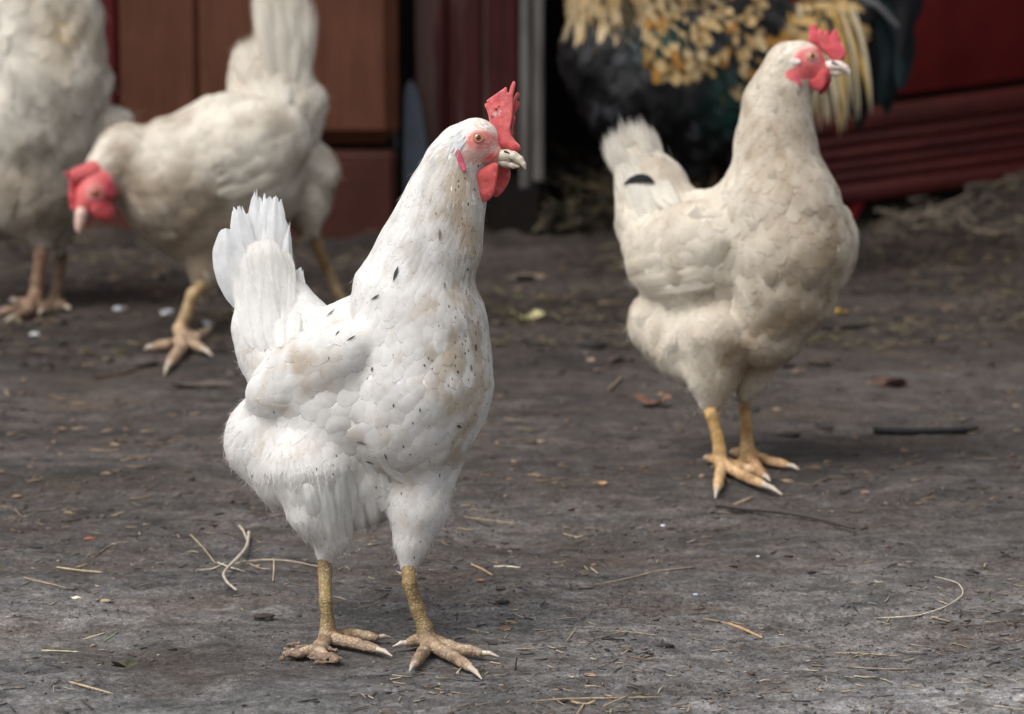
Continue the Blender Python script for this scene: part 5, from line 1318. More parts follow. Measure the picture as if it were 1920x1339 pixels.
f.chain([(1460, 120, 10, 96), (1530, 80, 20, 80)], A(grp='saddle_feathers', flow=(.75, .75, .1), Lf=90, Wf=20, sp=13, lift=0.054))
f.chain([(1400, 60, 0, 92)], A(grp='wing_bow', flow=(.8, .5, 0), Lf=42, Wf=30, sp=17, lift=0.090))
f.ellipsoid((1310, 125, -85), nrm((1, .25, 0)), lat5, (135, 92, 45), A(grp='wing_bow', flow=(.3, 1, 0), Lf=44, Wf=17, sp=10.5, lift=0.07))
f.chain([(1165, -8, 0, 104), (1150, -100, 0, 82), (1130, -190, -5, 52)], A(grp='hackle', flow=(.12, 1, 0), Lf=100, Wf=13, sp=9, lift=0.036))
f.chain([(1250, -25, 0, 88), (1160, -110, 0, 70)], A(grp='hackle', flow=(.45, .9, 0), Lf=105, Wf=13, sp=9, lift=0.036))
f.chain([(1120, -210, -5, 40)], A(grp='hackle', flow=(.8, .5, 0), Lf=24, Wf=10, sp=8))
f.chain([(1102, -208, -8, 30), (1082, -200, -8, 18)], A(bare=1, grp='hackle', flow=(1, 0, 0), sp=12))
f.chain([(1590, 40, 30, 56), (1610, -20, 40, 40)], A(grp='tail_coverts', flow=(.5, -.7, 0), Lf=70, Wf=26, sp=15, lift=0.090))
f.chain([(1300, 265, -30, 56), (1300, 318, -30, 20)], A(grp='thigh_feathers', flow=(0, 1, 0), Lf=44, Wf=26, sp=16, lift=0.054))
f.chain([(1372, 255, 30, 52), (1362, 312, 30, 20)], A(grp='thigh_feathers', flow=(0, 1, 0), Lf=44, Wf=26, sp=16, lift=0.054))
G5 = ['breast_feathers', 'belly_feathers', 'saddle_feathers', 'wing_bow', 'hackle', 'tail_coverts', 'thigh_feathers']
B5 = np.array([a.get('bare', 0) for a in f.att], float)
h5.body(8, headcol(B5, 1100, -215, 8, base=(.03, .028, .025)))
def c5(q, P, reg, Wt, rg, u2, v2):
    nF = len(P); R = rg.random(nF); R2 = rg.random(nF)
    blk = np.array([.008, .008, .009]) * (.5 + 4.0 * R ** 4)[:, None]  # a few feathers greyer: highlight streaks put into the colour
    grn = np.clip(blobmask(P, 1235, 75, 45, 35) + blobmask(P, 1375, 205, 55, 45) + blobmask(P, 1345, 170, 20, 50) * .6, 0, 1)[:, None]  # green sheen of the plumage painted on as patches
    blk = lerp(blk, (.018, .075, .062), grn * .8)
    gold = lerp(np.tile([.46, .27, .07], (nF, 1)), (.52, .36, .16), np.clip((R * 1.3)[:, None], 0, 1))
    cream = np.tile([.58, .45, .27], (nF, 1))
    b = blk.copy()
    m = reg == 4; hkc = lerp(gold, cream, np.clip(R2 * 1.2, 0, 1)[:, None]); b[m] = hkc[m]
    dk = m & (R < .22); b[dk] = b[dk] * .15
    m = reg == 2; s1 = lerp(gold, cream, np.clip((P[:, 1:2] - 120) / 90, 0, 1)); b[m] = s1[m]; b[m & (R < .12)] *= .3
    m = reg == 3; pn = fbm(P * [1, .55, 1], 1 / 15., 2, 41); inside = np.clip(1.25 - ((P[:, 0] - 1330) / 150) ** 2 - ((P[:, 1] - 95) / 95) ** 2, 0, 1)
    on = m & (((pn > .46) & (R < .90)) | (R < .12)) & (inside > .1)
    b[on] = lerp(gold, cream, (R2 * .8)[:, None])[on]; b[on & (R2 > .85)] = np.array([.40, .19, .04])
    C = np.broadcast_to(b[:, None, None], q.shape).copy()
    vr = np.clip((np.broadcast_to(v2, (nF,) + v2.shape) - .25) / .35, 0, 1)[..., None]
    C = np.where(m[:, None, None, None], lerp(np.full(C.shape, .010), C * (.55 + .5 * R)[:, None, None, None], vr), C)
    ct = (np.abs(u2) < .35)[None, ..., None] & ((reg == 4) | (reg == 2))[:, None, None, None] & (R2 < .35)[:, None, None, None]
    C = np.where(ct, C * .35, C)
    bl = (np.broadcast_to(v2, (nF,) + v2.shape) > .8) & on[:, None, None]; C = np.where(bl[..., None] & (R < .3)[:, None, None, None], C * .2, C)
    return C
h5.plumage(BASE_ATT, G5, c5, nu=5, samples=45000, meshv=12)
# long saddle hackles hanging beside the tail
rgs = np.random.default_rng(3)
for i in range(72):
    x = 1490 + i * 1.75 + rgs.normal(0, 4); y0 = 60 + rgs.uniform(-10, 60); z = -70 + rgs.uniform(0, 40); tipy = min(262, 175 + rgs.uniform(0, 95)) if x < 1575 else 150 + rgs.uniform(0, 85)
    ccol = (.62, .53, .36) if tipy > 190 and i % 3 else (.52, .34, .10)
    h5.blade('saddle_hackle', [(x - 26, y0 - 40, z + 10), (x - 3, (y0 + tipy) / 2 - 20, z - 12), (x + rgs.normal(4, 7), tipy, z)], rgs.uniform(6, 10), (.2, 0, -1), ccol if i % 6 else (.05, .045, .04), seed=i, nrow=8, ncol=5, wprof=[.5, .8, 1, 1, .7, .15])
h5.fmat = M_DARKF
tails = [((1575, 40), (1640, -60), (1700, 10), (1690, 110)), ((1580, 45), (1650, -20), (1690, 60), (1664, 215)), ((1570, 50), (1630, 0), (1660, 90), (1640, 190)), ((1560, 60), (1610, 30), (1630, 120), (1606, 248)), ((1560, 60), (1596, 60), (1606, 150), (1590, 220)),
         ((1580, 30), (1660, -80), (1718, -30), (1716, 40)), ((1590, 20), (1640, -120), (1700, -110), (1730, -20)), ((1570, 40), (1600, -120), (1640, -220), (1700, -260)), ((1575, 40), (1640, -100), (1700, -160), (1760, -150)), ((1560, 60), (1620, 10), (1650, 60), (1655, 150)), ((1585, 50), (1664, -10), (1700, 80), (1685, 170)), ((1570, 70), (1610, 70), (1625, 160), (1622, 215)), ((1575, 40), (1650, -40), (1680, 20), (1676, 120)), ((1580, 50), (1625, 10), (1672, 110), (1650, 200))]
for i, pp in enumerate(tails):
    z = 10 + 9 * ((i * 5) % 7) - 20
    h5.blade('tail_feather', [(x, y, z - 6 * k) for k, (x, y) in enumerate(pp)], 40 if i not in (7, 8) else 52, (.15, 0, -1), [(.006, .006, .007), (.006, .012, .013), (.006, .007, .010)][i % 3], seed=i + 50, nrow=18, ncol=7, cup=.16, notch=.01)
h5.blade('tail_feather', [(1530, 10, -50), (1575, -14, -54), (1640, 14, -44), (1690, 60, -20)], 12, (.15, 0, -1), (.13, .13, .135), seed=90, nrow=18, ncol=5, label='grey edged tail covert')
h5.fmat = M_FEATH
h5.plate('comb', [(1070, -232), (1062, -275), (1078, -258), (1084, -300), (1098, -268), (1112, -304), (1122, -268), (1140, -290), (1142, -250), (1130, -232), (1100, -226)], 7, 9, 3.5, -8, lat5, (.58, .03, .035))
h5.plate('wattle', [(1072, -186), (1092, -184), (1098, -150), (1086, -128), (1072, -140), (1066, -166)], 7, 9, 3.5, -22, lat5, (.58, .03, .035))
h5.plate('wattle', [(1070, -186), (1090, -184), (1094, -152), (1082, -132), (1068, -144), (1064, -166)], 7, 9, 3.5, 10, lat5, (.58, .03, .035))
beak(h5, [(1084, -206, -8, 14), (1066, -204, -8, 12), (1048, -192, -8, 3)], [(1084, -196, -8, 8), (1058, -190, -8, 4)], 3)
h5.leg([(1300, 305, -30, 17), (1302, 340, None, 14), (1304, 420, None, 14), (1302, 500, None, 16)], (1300, 516),
       [dict(p=[(1284, 520, 10), (1258, 526, 9)], claw=(1234, 530)), dict(p=[(1290, 526, 10), (1276, 536, 9)], claw=(1262, 544)), dict(p=[(1312, 516, 9), (1330, 512, 8)], claw=(1344, 510)), dict(p=[(1292, 514, 9), (1268, 510, 8)], claw=(1250, 508))], M_LEG3, shank_tint=(.95, .95, .7), h=3.4, tint=(.55, .5, .5))
h5.leg([(1362, 300, 30, 17), (1352, 340, None, 14), (1346, 410, None, 14), (1344, 486, None, 16)], (1342, 502),
       [dict(p=[(1326, 506, 10), (1304, 512, 9)], claw=(1286, 515)), dict(p=[(1334, 512, 10), (1322, 522, 9)], claw=(1312, 528)), dict(p=[(1354, 502, 9), (1370, 500, 8)], claw=(1384, 498)), dict(p=[(1334, 498, 9), (1314, 496, 8)], claw=(1298, 494))], M_LEG3, shank_tint=(.95, .95, .7), h=3.4, tint=(.55, .5, .5))
# ------------------------------------------------------------------ litter on the ground
def tube(name, pts, r, col, label=None, cat=None, group=None, sides=6, taper=.6, lift=0.0, side=None, parent=None, flat=1.0):
    """a stick or straw laid along pixels of the photograph, resting on the ground"""
    P = [G(x, y, 0) for x, y in pts]; sc = view_depth(P[0]) / F; r = r * sc * .72
    n = max(5, 4 * len(P)); t = np.linspace(0, 1, n); tt = np.linspace(0, 1, len(P)); P = np.array(P)
    C = np.stack([np.interp(t, tt, P[:, k]) for k in range(3)], 1)
    for _ in range(2): C[1:-1] = (C[:-2] + 2 * C[1:-1] + C[2:]) / 4
    rgl = np.random.default_rng(abs(hash((round(pts[0][0]), round(pts[0][1])))) % 9999)
    hb = hbump(C[:, 0], C[:, 1]); ft = np.polyval(np.polyfit(t, hb, 1), t); C[:, 2] = ft + np.clip((hb - ft).max() - r * .8, 0, None) + r * flat * .7 + lift
    rad = r * (1 - (1 - taper) * np.abs(t - .3)) * rgl.uniform(.85, 1.15, n)
    T = nrm(np.gradient(C, axis=0)); A1 = nrm(np.cross(T, [0, 0, 1])); A2 = np.cross(A1, T)
    th = np.linspace(0, 2 * np.pi, sides, endpoint=False)
    V = C[:, None] + rad[:, None, None] * (A1[:, None] * np.cos(th)[None, :, None] + A2[:, None] * (np.sin(th) * flat)[None, :, None])
    V = V.reshape(-1, 3); o0 = C.mean(0); o0 = np.array([o0[0], o0[1], hbump(o0[0:1], o0[1:2])[0]])
    Fq = [[i * sides + j, i * sides + (j + 1) % sides, (i + 1) * sides + (j + 1) % sides, (i + 1) * sides + j] for i in range(n - 1) for j in range(sides)]
    for e in (0, (n - 1) * sides):
        m = sides // 2 - 1
        for j in range(m): Fq.append([e, e + 1 + j, e + 2 + j, e + (3 + j if 3 + j < sides else 0)] if 3 + j < sides else [e, e + 1 + j, e + 2 + j, e + 2 + j])
    Fq = [q for q in Fq if len(set(q)) == 4]
    cc = np.tile(np.array(col), (len(V), 1)) * (.75 + .5 * fbm(V, 120, 2, 3))[:, None]
    loc = o0 if parent is None else np.array(parent.location)
    ob = mk_mesh(name, V - loc, np.array(Fq), M_LITTER, parent, cc)
    if parent is None: ob.location = loc; tag(ob, label, cat, group)
    return ob
TAN = (.36, .27, .17); PALE = (.55, .49, .38); BRN = (.16, .10, .065); DRK = (.022, .018, .016); ORG = (.42, .24, .12)
GT, GS = 'loose twigs on the dirt', 'loose straws on the dirt'
tube('twig', [(1342, 955), (1362, 957), (1390, 963), (1460, 969), (1530, 982), (1602, 1003)], 7.0, (.05, .04, .034), 'long dark twig with a thick black end before the feet of the cream hen', 'twig', GT, taper=.35, lift=.003)
tube('twig', [(1368, 953), (1412, 934)], 4, TAN, 'short tan stick touching the thick end of the long dark twig', 'twig', GT)
tube('twig', [(1638, 816), (1700, 815), (1770, 810), (1832, 803)], 11, (.016, .014, .013), 'thick black stick lying alone right of the cream hen', 'stick', GT, lift=.001)
tube('straw', [(1640, 1158), (1720, 1156), (1772, 1140), (1804, 1120), (1806, 1110), (1796, 1096), (1752, 1086)], 2.0, PALE, 'pale straw bent like a hook at the right of the yard', 'straw', GS, taper=.3)
tube('twig', [(1317, 1152), (1350, 1158), (1372, 1163)], 3.4, (.25, .18, .12), 'thin grey brown end of the snapped stick below the cream hen', 'twig', GT)
tube('twig', [(1366, 1161), (1400, 1172), (1430, 1184)], 6.4, (.40, .26, .14), 'orange brown snapped stick below the cream hen', 'twig', GT, flat=.6)
tube('straw', [(1565, 1205), (1620, 1211), (1686, 1222)], 2.0, TAN, 'thin straight straw lying below the hook shaped straw', 'straw', GS)
tube('twig', [(1590, 1245), (1650, 1249), (1716, 1249)], 3.0, (.24, .18, .13), 'grey brown twig at the lower right, under the thin straight straw', 'twig', GT)
tube('straw', [(994, 1318), (1050, 1312), (1120, 1310), (1240, 1307)], 2.8, TAN, 'long tan straw lying level at the bottom edge right of the front hen', 'straw', GS, taper=.3, lift=.001)
tube('twig', [(1072, 1312), (1098, 1324), (1116, 1322)], 3.6, (.38, .27, .16), 'short tan stick under the long level straw at the bottom edge', 'twig', GT)
tube('straw', [(1128, 1338), (1152, 1322), (1176, 1308)], 2.8, TAN, 'slanting straw crossing the right end of the long level straw', 'straw', GS, lift=.002)
tube('straw', [(1096, 1322), (1080, 1345)], 3, TAN, 'tan straw running out of the bottom edge of the picture', 'straw', GS)
tube('straw', [(1146, 1190), (1190, 1190), (1232, 1192)], 1.8, TAN, 'very thin straw in the open dirt between the front foot and the hook straw', 'straw', GS)
tube('twig', [(1062, 1203), (1081, 1181)], 2.6, TAN, 'tiny upright looking tan stick right of the claws of the front hen', 'twig', GT)
tube('twig', [(1175, 1234), (1210, 1238), (1236, 1239)], 2.4, BRN, 'thin brown twig right of the claws of the front hen', 'twig', GT)
tube('twig', [(467, 1011), (464, 1038), (446, 1060), (426, 1078), (418, 1090), (426, 1105), (444, 1119)], 4.6, (.42, .36, .29), 'pale curved root piece left of the legs of the front hen', 'root', GT, taper=.5, lift=.003)
tube('twig', [(448, 990), (456, 999), (463, 1018)], 3.2, (.40, .33, .25), 'small pale curl above the curved root piece', 'root', GT)
tube('straw', [(357, 1012), (380, 1030), (404, 1056)], 2.0, TAN, 'straw leading down to the pale shreds left of the curved root', 'straw', GS)
tube('straw', [(368, 1069), (400, 1064), (424, 1048)], 4.2, (.46, .40, .31), 'thick pale straw shred left of the curved root', 'straw', GS, flat=.5)
tube('straw', [(408, 1052), (430, 1064), (458, 1075)], 3.2, PALE, 'pale shred running from the thick shred under the curved root', 'straw', GS, flat=.5, lift=.001)
br = tag(empty('forked_twig', G(540, 1060)), 'forked tan twig reaching behind the near leg of the front hen', 'twig', GT)
tube('stem', [(462, 1052), (500, 1052), (545, 1058), (606, 1074)], 2.8, (.36, .28, .20), parent=br); tube('branch', [(514, 1056), (514, 1070), (512, 1090)], 2.8, (.36, .28, .20), parent=br)
tube('branch', [(464, 1050), (488, 1066), (506, 1073)], 1.8, (.36, .28, .20), parent=br)
tube('twig', [(130, 1278), (170, 1287), (212, 1297)], 3.2, (.42, .31, .20), 'straight tan stick at the lower left', 'twig', GT)
tube('straw', [(76, 1203), (112, 1203), (148, 1204)], 1.9, (.62, .56, .34), 'bright pale straw lying level near the left edge', 'straw', GS)
tube('straw', [(155, 1183), (196, 1176)], 2.6, (.50, .46, .30), 'pale straw beside the green blade at the left', 'straw', GS)
tube('grass_blade', [(193, 1190), (206, 1184), (219, 1175)], 2.2, (.20, .30, .10), 'single green grass blade on the dirt at the left', 'grass blade', None, flat=.4)
tube('straw', [(106, 1064), (150, 1071), (192, 1075)], 2.6, (.46, .38, .22), 'tan straw left of the brown bark scrap', 'straw', GS)
tube('straw', [(44, 1088), (84, 1096), (124, 1104)], 2.0, TAN, 'straw slanting just left of the dark bark strip', 'straw', GS)
tube('bark_strip', [(140, 1101), (160, 1104), (178, 1110)], 4.6, (.05, .032, .026), 'short dark brown bark strip at the left', 'bark', None, flat=.5)
tube('twig', [(240, 1006), (262, 1003), (286, 998)], 3, (.05, .045, .045), 'short charcoal twig at the left behind the straws', 'twig', GT)
tube('twig', [(178, 1040), (205, 1024), (222, 1020), (240, 1024)], 2.0, (.20, .15, .11), 'thin arched brown twig at the left', 'twig', GT)
tube('straw', [(926, 1056), (948, 1058), (976, 1063)], 3.2, (.60, .54, .42), 'pale stub of straw right of the front leg', 'straw', GS)
tube('twig', [(884, 1059), (903, 1070), (924, 1085)], 3.0, (.40, .27, .15), 'orange tan stick just right of the front leg', 'twig', GT)
tube('straw', [(868, 965), (905, 965), (970, 967)], 2.6, (.34, .26, .17), 'straw lying level behind the front hen at its right', 'straw', GS)
tube('straw', [(855, 985), (890, 983)], 2.6, (.36, .27, .17), 'short straw close behind the thigh of the front hen', 'straw', GS)
tube('straw', [(1120, 1095), (1180, 1084), (1232, 1072), (1298, 1066)], 2.2, (.36, .28, .19), 'long faint straw in the middle distance of the dirt', 'straw', GS)
tube('twig', [(1540, 624), (1580, 620), (1632, 614)], 10, (.03, .025, .018), 'dark stick just behind the breast of the cream hen', 'stick', GT)
tube('twig', [(176, 706), (215, 700), (258, 688)], 5, (.10, .06, .04), 'brown stick behind the tail of the front hen, below the spread toes', 'stick', GT)
tube('twig', [(1140, 738), (1152, 726), (1166, 710)], 4, (.22, .16, .11), 'short pale brown stick left of the thigh of the cream hen', 'twig', GT)
tube('twig', [(1520, 905), (1552, 890), (1600, 892), (1660, 890)], 3.0, (.12, .08, .06), 'thin dark twig right of the toes of the cream hen', 'twig', GT)
tube('twig', [(1700, 470), (1760, 458), (1830, 440)], 8, (.13, .10, .075), 'grey brown stick on the litter heap by the coop', 'stick', GT, lift=.02)
tube('twig', [(1810, 440), (1860, 420), (1930, 404)], 8, (.15, .11, .08), 'second stick on the litter heap, reaching the right edge', 'stick', GT, lift=.02)

def lump(name, x, y, r, col, label, cat, group=None, flat=.5, sd=0, mat=None, jag=.25):
    g = G(x, y, 0); sc = view_depth(g) / F; r = r * sc
    import bmesh
    bm = bmesh.new(); bmesh.ops.create_icosphere(bm, subdivisions=3, radius=1.0)
    V = np.array([v.co[:] for v in bm.verts]); Fq = np.array([[v.index for v in q.verts] for q in bm.faces]); bm.free()
    V = V * (1 + jag * 2.6 * (fbm(V + sd * 7.3, 1.6, 3, sd) - .5))[:, None] * [1.25, .9, flat] * r; V[:, 2] += r * flat * .55
    g = np.array([g[0], g[1], gh(g[0], g[1])])
    ob = mk_mesh(name, V, Fq, mat or M_PEB, None, np.tile(np.array(col), (len(V), 1)) * (.8 + .4 * fbm(V, 200, 2, sd))[:, None]); ob.location = g
    return tag(ob, label, cat, group)
def leaf(x, y, w_, h_, col, label, sd=0, curl=.35):
    g = G(x, y, 0); sc = view_depth(g) / F; n = 9
    u, v = np.meshgrid(np.linspace(-1, 1, n), np.linspace(-1, 1, n), indexing='ij')
    a = np.arctan2(v, u); rr = np.maximum(abs(u), abs(v)); edge = 1 + .30 * np.cos(a * 3 + sd) + .18 * np.cos(a * 5 + sd * 2)
    X = rr * np.cos(a) * w_ * sc * edge * .5; Yy = rr * np.sin(a) * h_ * sc * edge * .5 / .25 * .5
    Z = (curl * rr ** 2 * (1 + .8 * np.sin(a * 2 + sd))) * w_ * sc * .22 + .002
    b = (np.arange(n - 1)[:, None] * n + np.arange(n - 1)[None]).reshape(-1)
    ob = mk_mesh('leaf', np.stack([X, Yy, Z], -1).reshape(-1, 3), np.stack([b, b + n, b + n + 1, b + 1], 1), M_LITTER, None, np.tile(np.array(col), (n * n, 1)) * (.7 + .5 * fbm(np.stack([X, Yy, Z], -1).reshape(-1, 3), 90, 2, sd))[:, None])
    ob.location = (g[0], g[1], gh(g[0], g[1])); return tag(ob, label, 'leaf', 'fallen leaves on the dirt')
leaf(986, 592, 50, 26, (.46, .42, .20), 'crumpled pale yellow leaf between the front hen and the cream hen', 1, .9)
leaf(1224, 762, 60, 16, (.20, .095, .06), 'dark brown curled leaf left of the legs of the cream hen', 2, .8)
leaf(1672, 722, 70, 12, (.10, .05, .035), 'flat dark brown leaf scrap right of the cream hen', 4, .6)
leaf(985, 528, 60, 14, (.17, .13, .085), 'dull tan leaf scrap behind the yellow leaf', 5, .4)
leaf(362, 724, 110, 18, (.085, .062, .048), 'wide light brown leaf scrap behind the tail of the front hen', 7, .2)
leaf(1578, 590, 26, 14, (.50, .30, .03), 'small bright yellow leaf beside the breast of the cream hen', 3, .6)
leaf(228, 1250, 40, 10, (.05, .05, .022), 'small dark moss coloured scrap at the lower left', 6, .9)
for i, (x, y, r, c, lb) in enumerate(((315, 586, 11, (.55, .57, .62), 'white pebble right of the toes of the pecking hen, nearest to its leg'), (222, 580, 9, (.40, .42, .45), 'white pebble behind the spread toes, farthest from the leg'), (392, 600, 9, (.42, .46, .52), 'bluish white pebble touching the hind toe of the pecking hen'), (65, 631, 8, (.48, .48, .48), 'white pebble alone near the left edge'),
                                          (1243, 978, 3.6, (.75, .76, .8), 'tiny white pebble left of the long dark twig'), (1421, 1040, 2.8, (.7, .72, .75), 'tiny white pebble in the open dirt under the long twig'), (1304, 1112, 4.5, (.42, .48, .55), 'pale blue pebble in the middle of the dirt'), (165, 1110, 1, (.5, .5, .5), None))):
    if lb: lump('pebble', x, y, r, c, lb, 'pebble', 'white pebbles on the dirt', .6, i)
for i, (x, y, r, c, lb, ct) in enumerate(((1131, 912, 7, (.44, .25, .13), 'orange crumb left of the foot of the cream hen', 'crumb'), (1622, 908, 6, (.34, .19, .13), 'pinkish crumb right of the toes of the cream hen', 'crumb'), (901, 1093, 7, (.32, .17, .10), 'rusty crumb right of the front leg', 'crumb'), (358, 1119, 4, (.03, .026, .024), 'small black crumb left of the front hen', 'crumb'),
                                             (1480, 812, 17, (.02, .017, .016), 'black clod of earth behind the cream hen', 'clod'), (1112, 652, 20, (.016, .014, .014), 'low black clod between the two hens', 'clod'), (1545, 800, 13, (.03, .026, .024), 'dark clod right of the legs of the cream hen', 'clod'), (130, 958, 8, (.22, .15, .09), 'brown crumb at the left edge of the open dirt', 'crumb'), (33, 924, 8, (.24, .16, .10), 'tan crumb near the left edge', 'crumb'),
                                             (168, 1012, 8, (.28, .10, .05), 'rust red chip at the left', 'chip'), (946, 1174, 10, (.16, .09, .055), 'brown wood chip between the front foot and leg shadow', 'chip'), (494, 1160, 16, (.035, .026, .022), 'dark bark scrap left of the front hen', 'bark'), (197, 1126, 8, (.38, .30, .21), 'tan chip at the left', 'chip'), (143, 1118, 7, (.62, .58, .46), 'cream chip at the left', 'chip'), (1845, 980, 6, (.09, .07, .06), 'dark crumb near the right edge', 'crumb'))):
    lump('crumb' if ct == 'crumb' else {'clod': 'earth_clod', 'chip': 'wood_chip', 'bark': 'bark_scrap'}[ct], x, y, r, c, lb, ct, None, .42 if ct != 'clod' else .35, i + 20, jag=.4)

# countless small litter, real geometry
def scatter_straw(name, n, region, lr, rr, cols, seed, label, z=0.0, tilt=.12, dens=None):
    rg = np.random.default_rng(seed)
    P = []
    while len(P) < n:
        px = rg.uniform(region[0], region[2], 4000); py = rg.uniform(region[1], region[3], 4000)
        D = [G(a, b) for a, b in zip(px[:1500], py[:1500])]
        D = np.array(D); m = fbm(np.stack([D[:, 0] * 3, D[:, 1] * 3, np.zeros(len(D))], 1), 2.0, 3, seed) > rg.uniform(.35, .62, len(D))
        P += list(D[m])
    P = np.array(P[:n]); an = rg.normal(0, .9, n); L_ = rg.uniform(lr[0], lr[1], n) * rg.uniform(.4, 1, n); r = rg.uniform(rr[0], rr[1], n)
    d = np.stack([np.cos(an), np.sin(an), rg.normal(0, tilt, n)], 1); s = nrm(np.cross(d, [0, 0, 1])); upv = np.cross(s, d)
    t = np.array([-.5, 0, .5]); bend = rg.normal(0, .12, n)
    c = P[:, None] + d[:, None] * (t[None, :, None] * L_[:, None, None]) + s[:, None] * ((.25 - t ** 2)[None, :, None] * (bend * L_)[:, None, None])
    zz = hbump(c[..., 0], c[..., 1]); c[..., 2] = np.maximum(zz, zz.mean(1, keepdims=True)) + r[:, None] * .6 + z * rg.random((n, 1)) + np.abs(d[:, 2:3] * L_[:, None] * .5) + (d[:, 2:3] * L_[:, None]) * t[None]
    ring = [(1, 0), (0, 1), (-1, 0), (0, -1)]
    V = np.stack([c + (s[:, None] * a + upv[:, None] * b * .7) * r[:, None, None] for a, b in ring], 2).reshape(n, 12, 3)
    fq = np.array([[i * 4 + j, i * 4 + (j + 1) % 4, i * 4 + 4 + (j + 1) % 4, i * 4 + 4 + j] for i in range(2) for j in range(4)] + [[3, 2, 1, 0], [8, 9, 10, 11]])
    Fs = (fq[None] + (np.arange(n) * 12)[:, None, None]).reshape(-1, 4)
    cc = np.array(cols)[rg.integers(0, len(cols), n)] * rg.uniform(.6, 1.2, (n, 1))
    o = mk_mesh(name, V.reshape(-1, 3), Fs, M_LITTER, None, np.repeat(cc, 12, 0), smooth=False)
    return tag(o, label, 'litter', kind='stuff')
def scatter_crumbs(name, n, region, rr, cols, seed, label, flat=.6, z=0.0, pw=2.0):
    rg = np.random.default_rng(seed)
    import bmesh
    bm = bmesh.new(); bmesh.ops.create_icosphere(bm, subdivisions=1, radius=1.0)
    B = np.array([v.co[:] for v in bm.verts]); Fb = np.array([[v.index for v in q.verts] for q in bm.faces]); bm.free()
    P = []
    while len(P) < n:
        px = rg.uniform(region[0], region[2], 1500); py = rg.uniform(region[1], region[3], 1500)
        D = np.array([G(a, b) for a, b in zip(px, py)])
        m = fbm(np.stack([D[:, 0] * 2.2, D[:, 1] * 3, np.zeros(len(D))], 1), 3.0, 3, seed) > rg.uniform(.30, .66, len(D)); P += list(D[m])
    P = np.array(P[:n]); r = rr[0] + (rr[1] - rr[0]) * rg.random(n) ** pw
    P[:, 2] = hbump(P[:, 0], P[:, 1]) + r * flat * .35 + z * rg.random(n)
    sc = rg.uniform(.55, 1.35, (n, 1, 3)) * [1.15, 1, flat]; an = rg.uniform(0, 6.28, n)
    Bv = B[None] * (1 + rg.normal(0, .34, (n, len(B), 1))) * sc * r[:, None, None]
    X = Bv[..., 0] * np.cos(an)[:, None] - Bv[..., 1] * np.sin(an)[:, None]; Y = Bv[..., 0] * np.sin(an)[:, None] + Bv[..., 1] * np.cos(an)[:, None]
    V = np.stack([X, Y, Bv[..., 2]], -1) + P[:, None]
    Fs = (Fb[None] + (np.arange(n) * len(B))[:, None, None]).reshape(-1, 3)
    cc = np.array(cols)[rg.integers(0, len(cols), n)] * rg.uniform(.6, 1.25, (n, 1))
    o = mk_mesh(name, V.reshape(-1, 3), Fs, M_PEB, None, np.repeat(cc, len(B), 0), smooth=False)
    return tag(o, label, 'litter', kind='stuff')
SOIL = [(.07, .063, .061), (.10, .092, .09), (.125, .118, .112), (.055, .048, .044), (.15, .142, .135), (.11, .085, .065)]
scatter_crumbs('soil_grit', 20000, (-260, 880, 2180, 1420), (.0003, .0016), SOIL, 1, 'fine grey grit scattered over the near dirt', pw=3.2, flat=.4)
scatter_crumbs('soil_crumbs', 2200, (-260, 520, 2180, 1000), (.0005, .0032), SOIL[:4] + [(.10, .06, .04)], 2, 'dark crumbs of soil over the middle of the yard', flat=.45, pw=3)
scatter_straw('straw_bits', 1700, (-260, 940, 2180, 1420), (.003, .020), (.00026, .0008), [(.34, .26, .17), (.20, .14, .09), (.10, .07, .05), (.42, .35, .25), (.04, .033, .03), (.03, .026, .024)], 3, 'small straw and bark bits strewn over the near dirt')
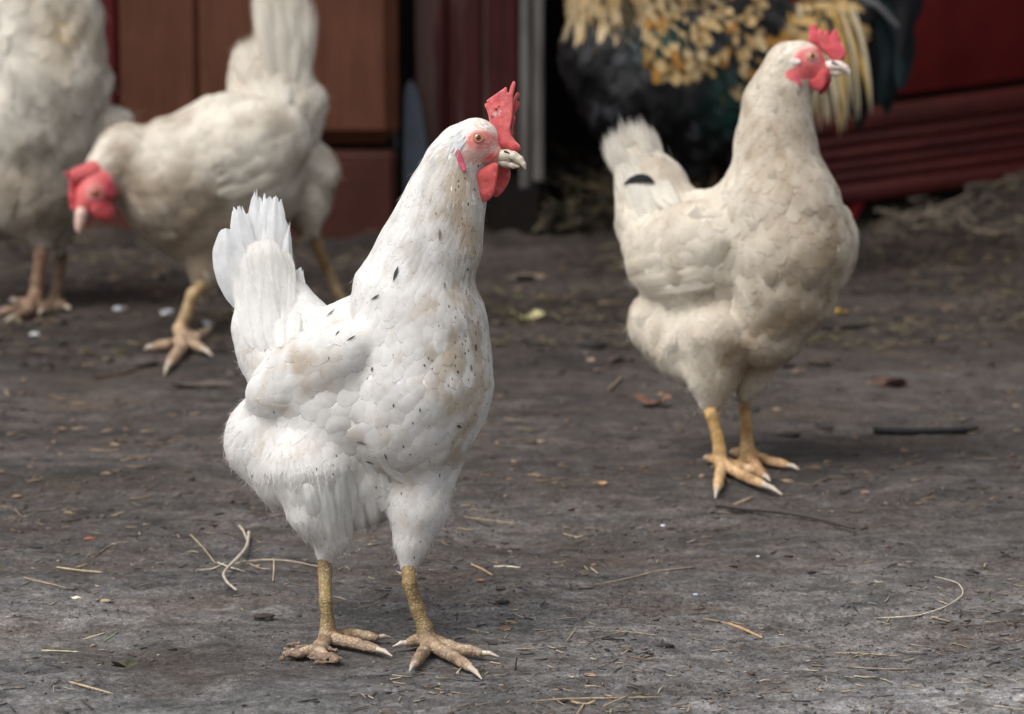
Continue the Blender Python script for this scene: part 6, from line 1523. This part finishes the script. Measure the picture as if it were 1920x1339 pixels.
scatter_straw('straw_bits', 500, (-260, 560, 2180, 960), (.006, .030), (.0005, .0013), [(.20, .14, .09), (.12, .08, .05), (.06, .045, .03), (.30, .21, .13)], 4, 'straw and bark bits in the middle of the yard')
scatter_crumbs('wood_chips', 420, (-260, 900, 2180, 1420), (.0006, .0034), [(.22, .14, .09), (.30, .21, .14), (.11, .07, .05), (.04, .03, .025), (.03, .025, .022)], 5, 'brown wood chips scattered over the near dirt', flat=.3)
scatter_crumbs('wood_chips', 420, (-260, 500, 2180, 900), (.001, .007), [(.20, .12, .075), (.12, .075, .05), (.32, .22, .14), (.03, .025, .02)], 6, 'brown chips and crumbs in the middle of the yard', flat=.3)
scatter_straw('hay_litter', 3200, (-260, 395, 2180, 660), (.008, .045), (.0006, .0020), [(.10, .07, .045), (.06, .045, .03), (.16, .12, .07), (.12, .10, .045), (.035, .028, .02)], 7, 'dull hay and bark litter trodden along the foot of the shed', z=.010, tilt=.2)
scatter_straw('heap_litter', 500, (1640, 395, 1960, 480), (.02, .07), (.001, .003), [(.14, .11, .08), (.08, .06, .045), (.20, .16, .11)], 8, 'dry stalks on the heap under the red coop', z=.02, tilt=.25)
def hay_in_door():
    o = scatter_straw('doorway_litter', 700, (1010, 360, 1560, 440), (.015, .05), (.001, .0026), [(.13, .11, .05), (.08, .065, .03), (.05, .04, .025), (.16, .11, .06)], 9, 'olive hay litter heaped in the dark doorway', z=.09, tilt=.35)
hay_in_door()
scatter_crumbs('doorway_crumbs', 500, (1000, 370, 1560, 450), (.003, .014), [(.05, .04, .03), (.10, .08, .04), (.03, .025, .02), (.14, .11, .06)], 10, 'lumps of soil and droppings inside the doorway', z=.05)

scatter_crumbs('bark_crumbs', 240, (-260, 600, 2180, 1420), (.0008, .0048), [(.028, .022, .02), (.05, .035, .028), (.02, .018, .017)], 15, 'dark flat bark crumbs pressed into the yard', flat=.22, pw=2.5)

scatter_crumbs('soil_lumps', 900, (-260, 430, 2180, 700), (.0015, .012), [(.03, .022, .018), (.05, .035, .027), (.02, .016, .014), (.08, .055, .04)], 16, 'brown lumps of earth and droppings toward the shed', flat=.4, pw=3)
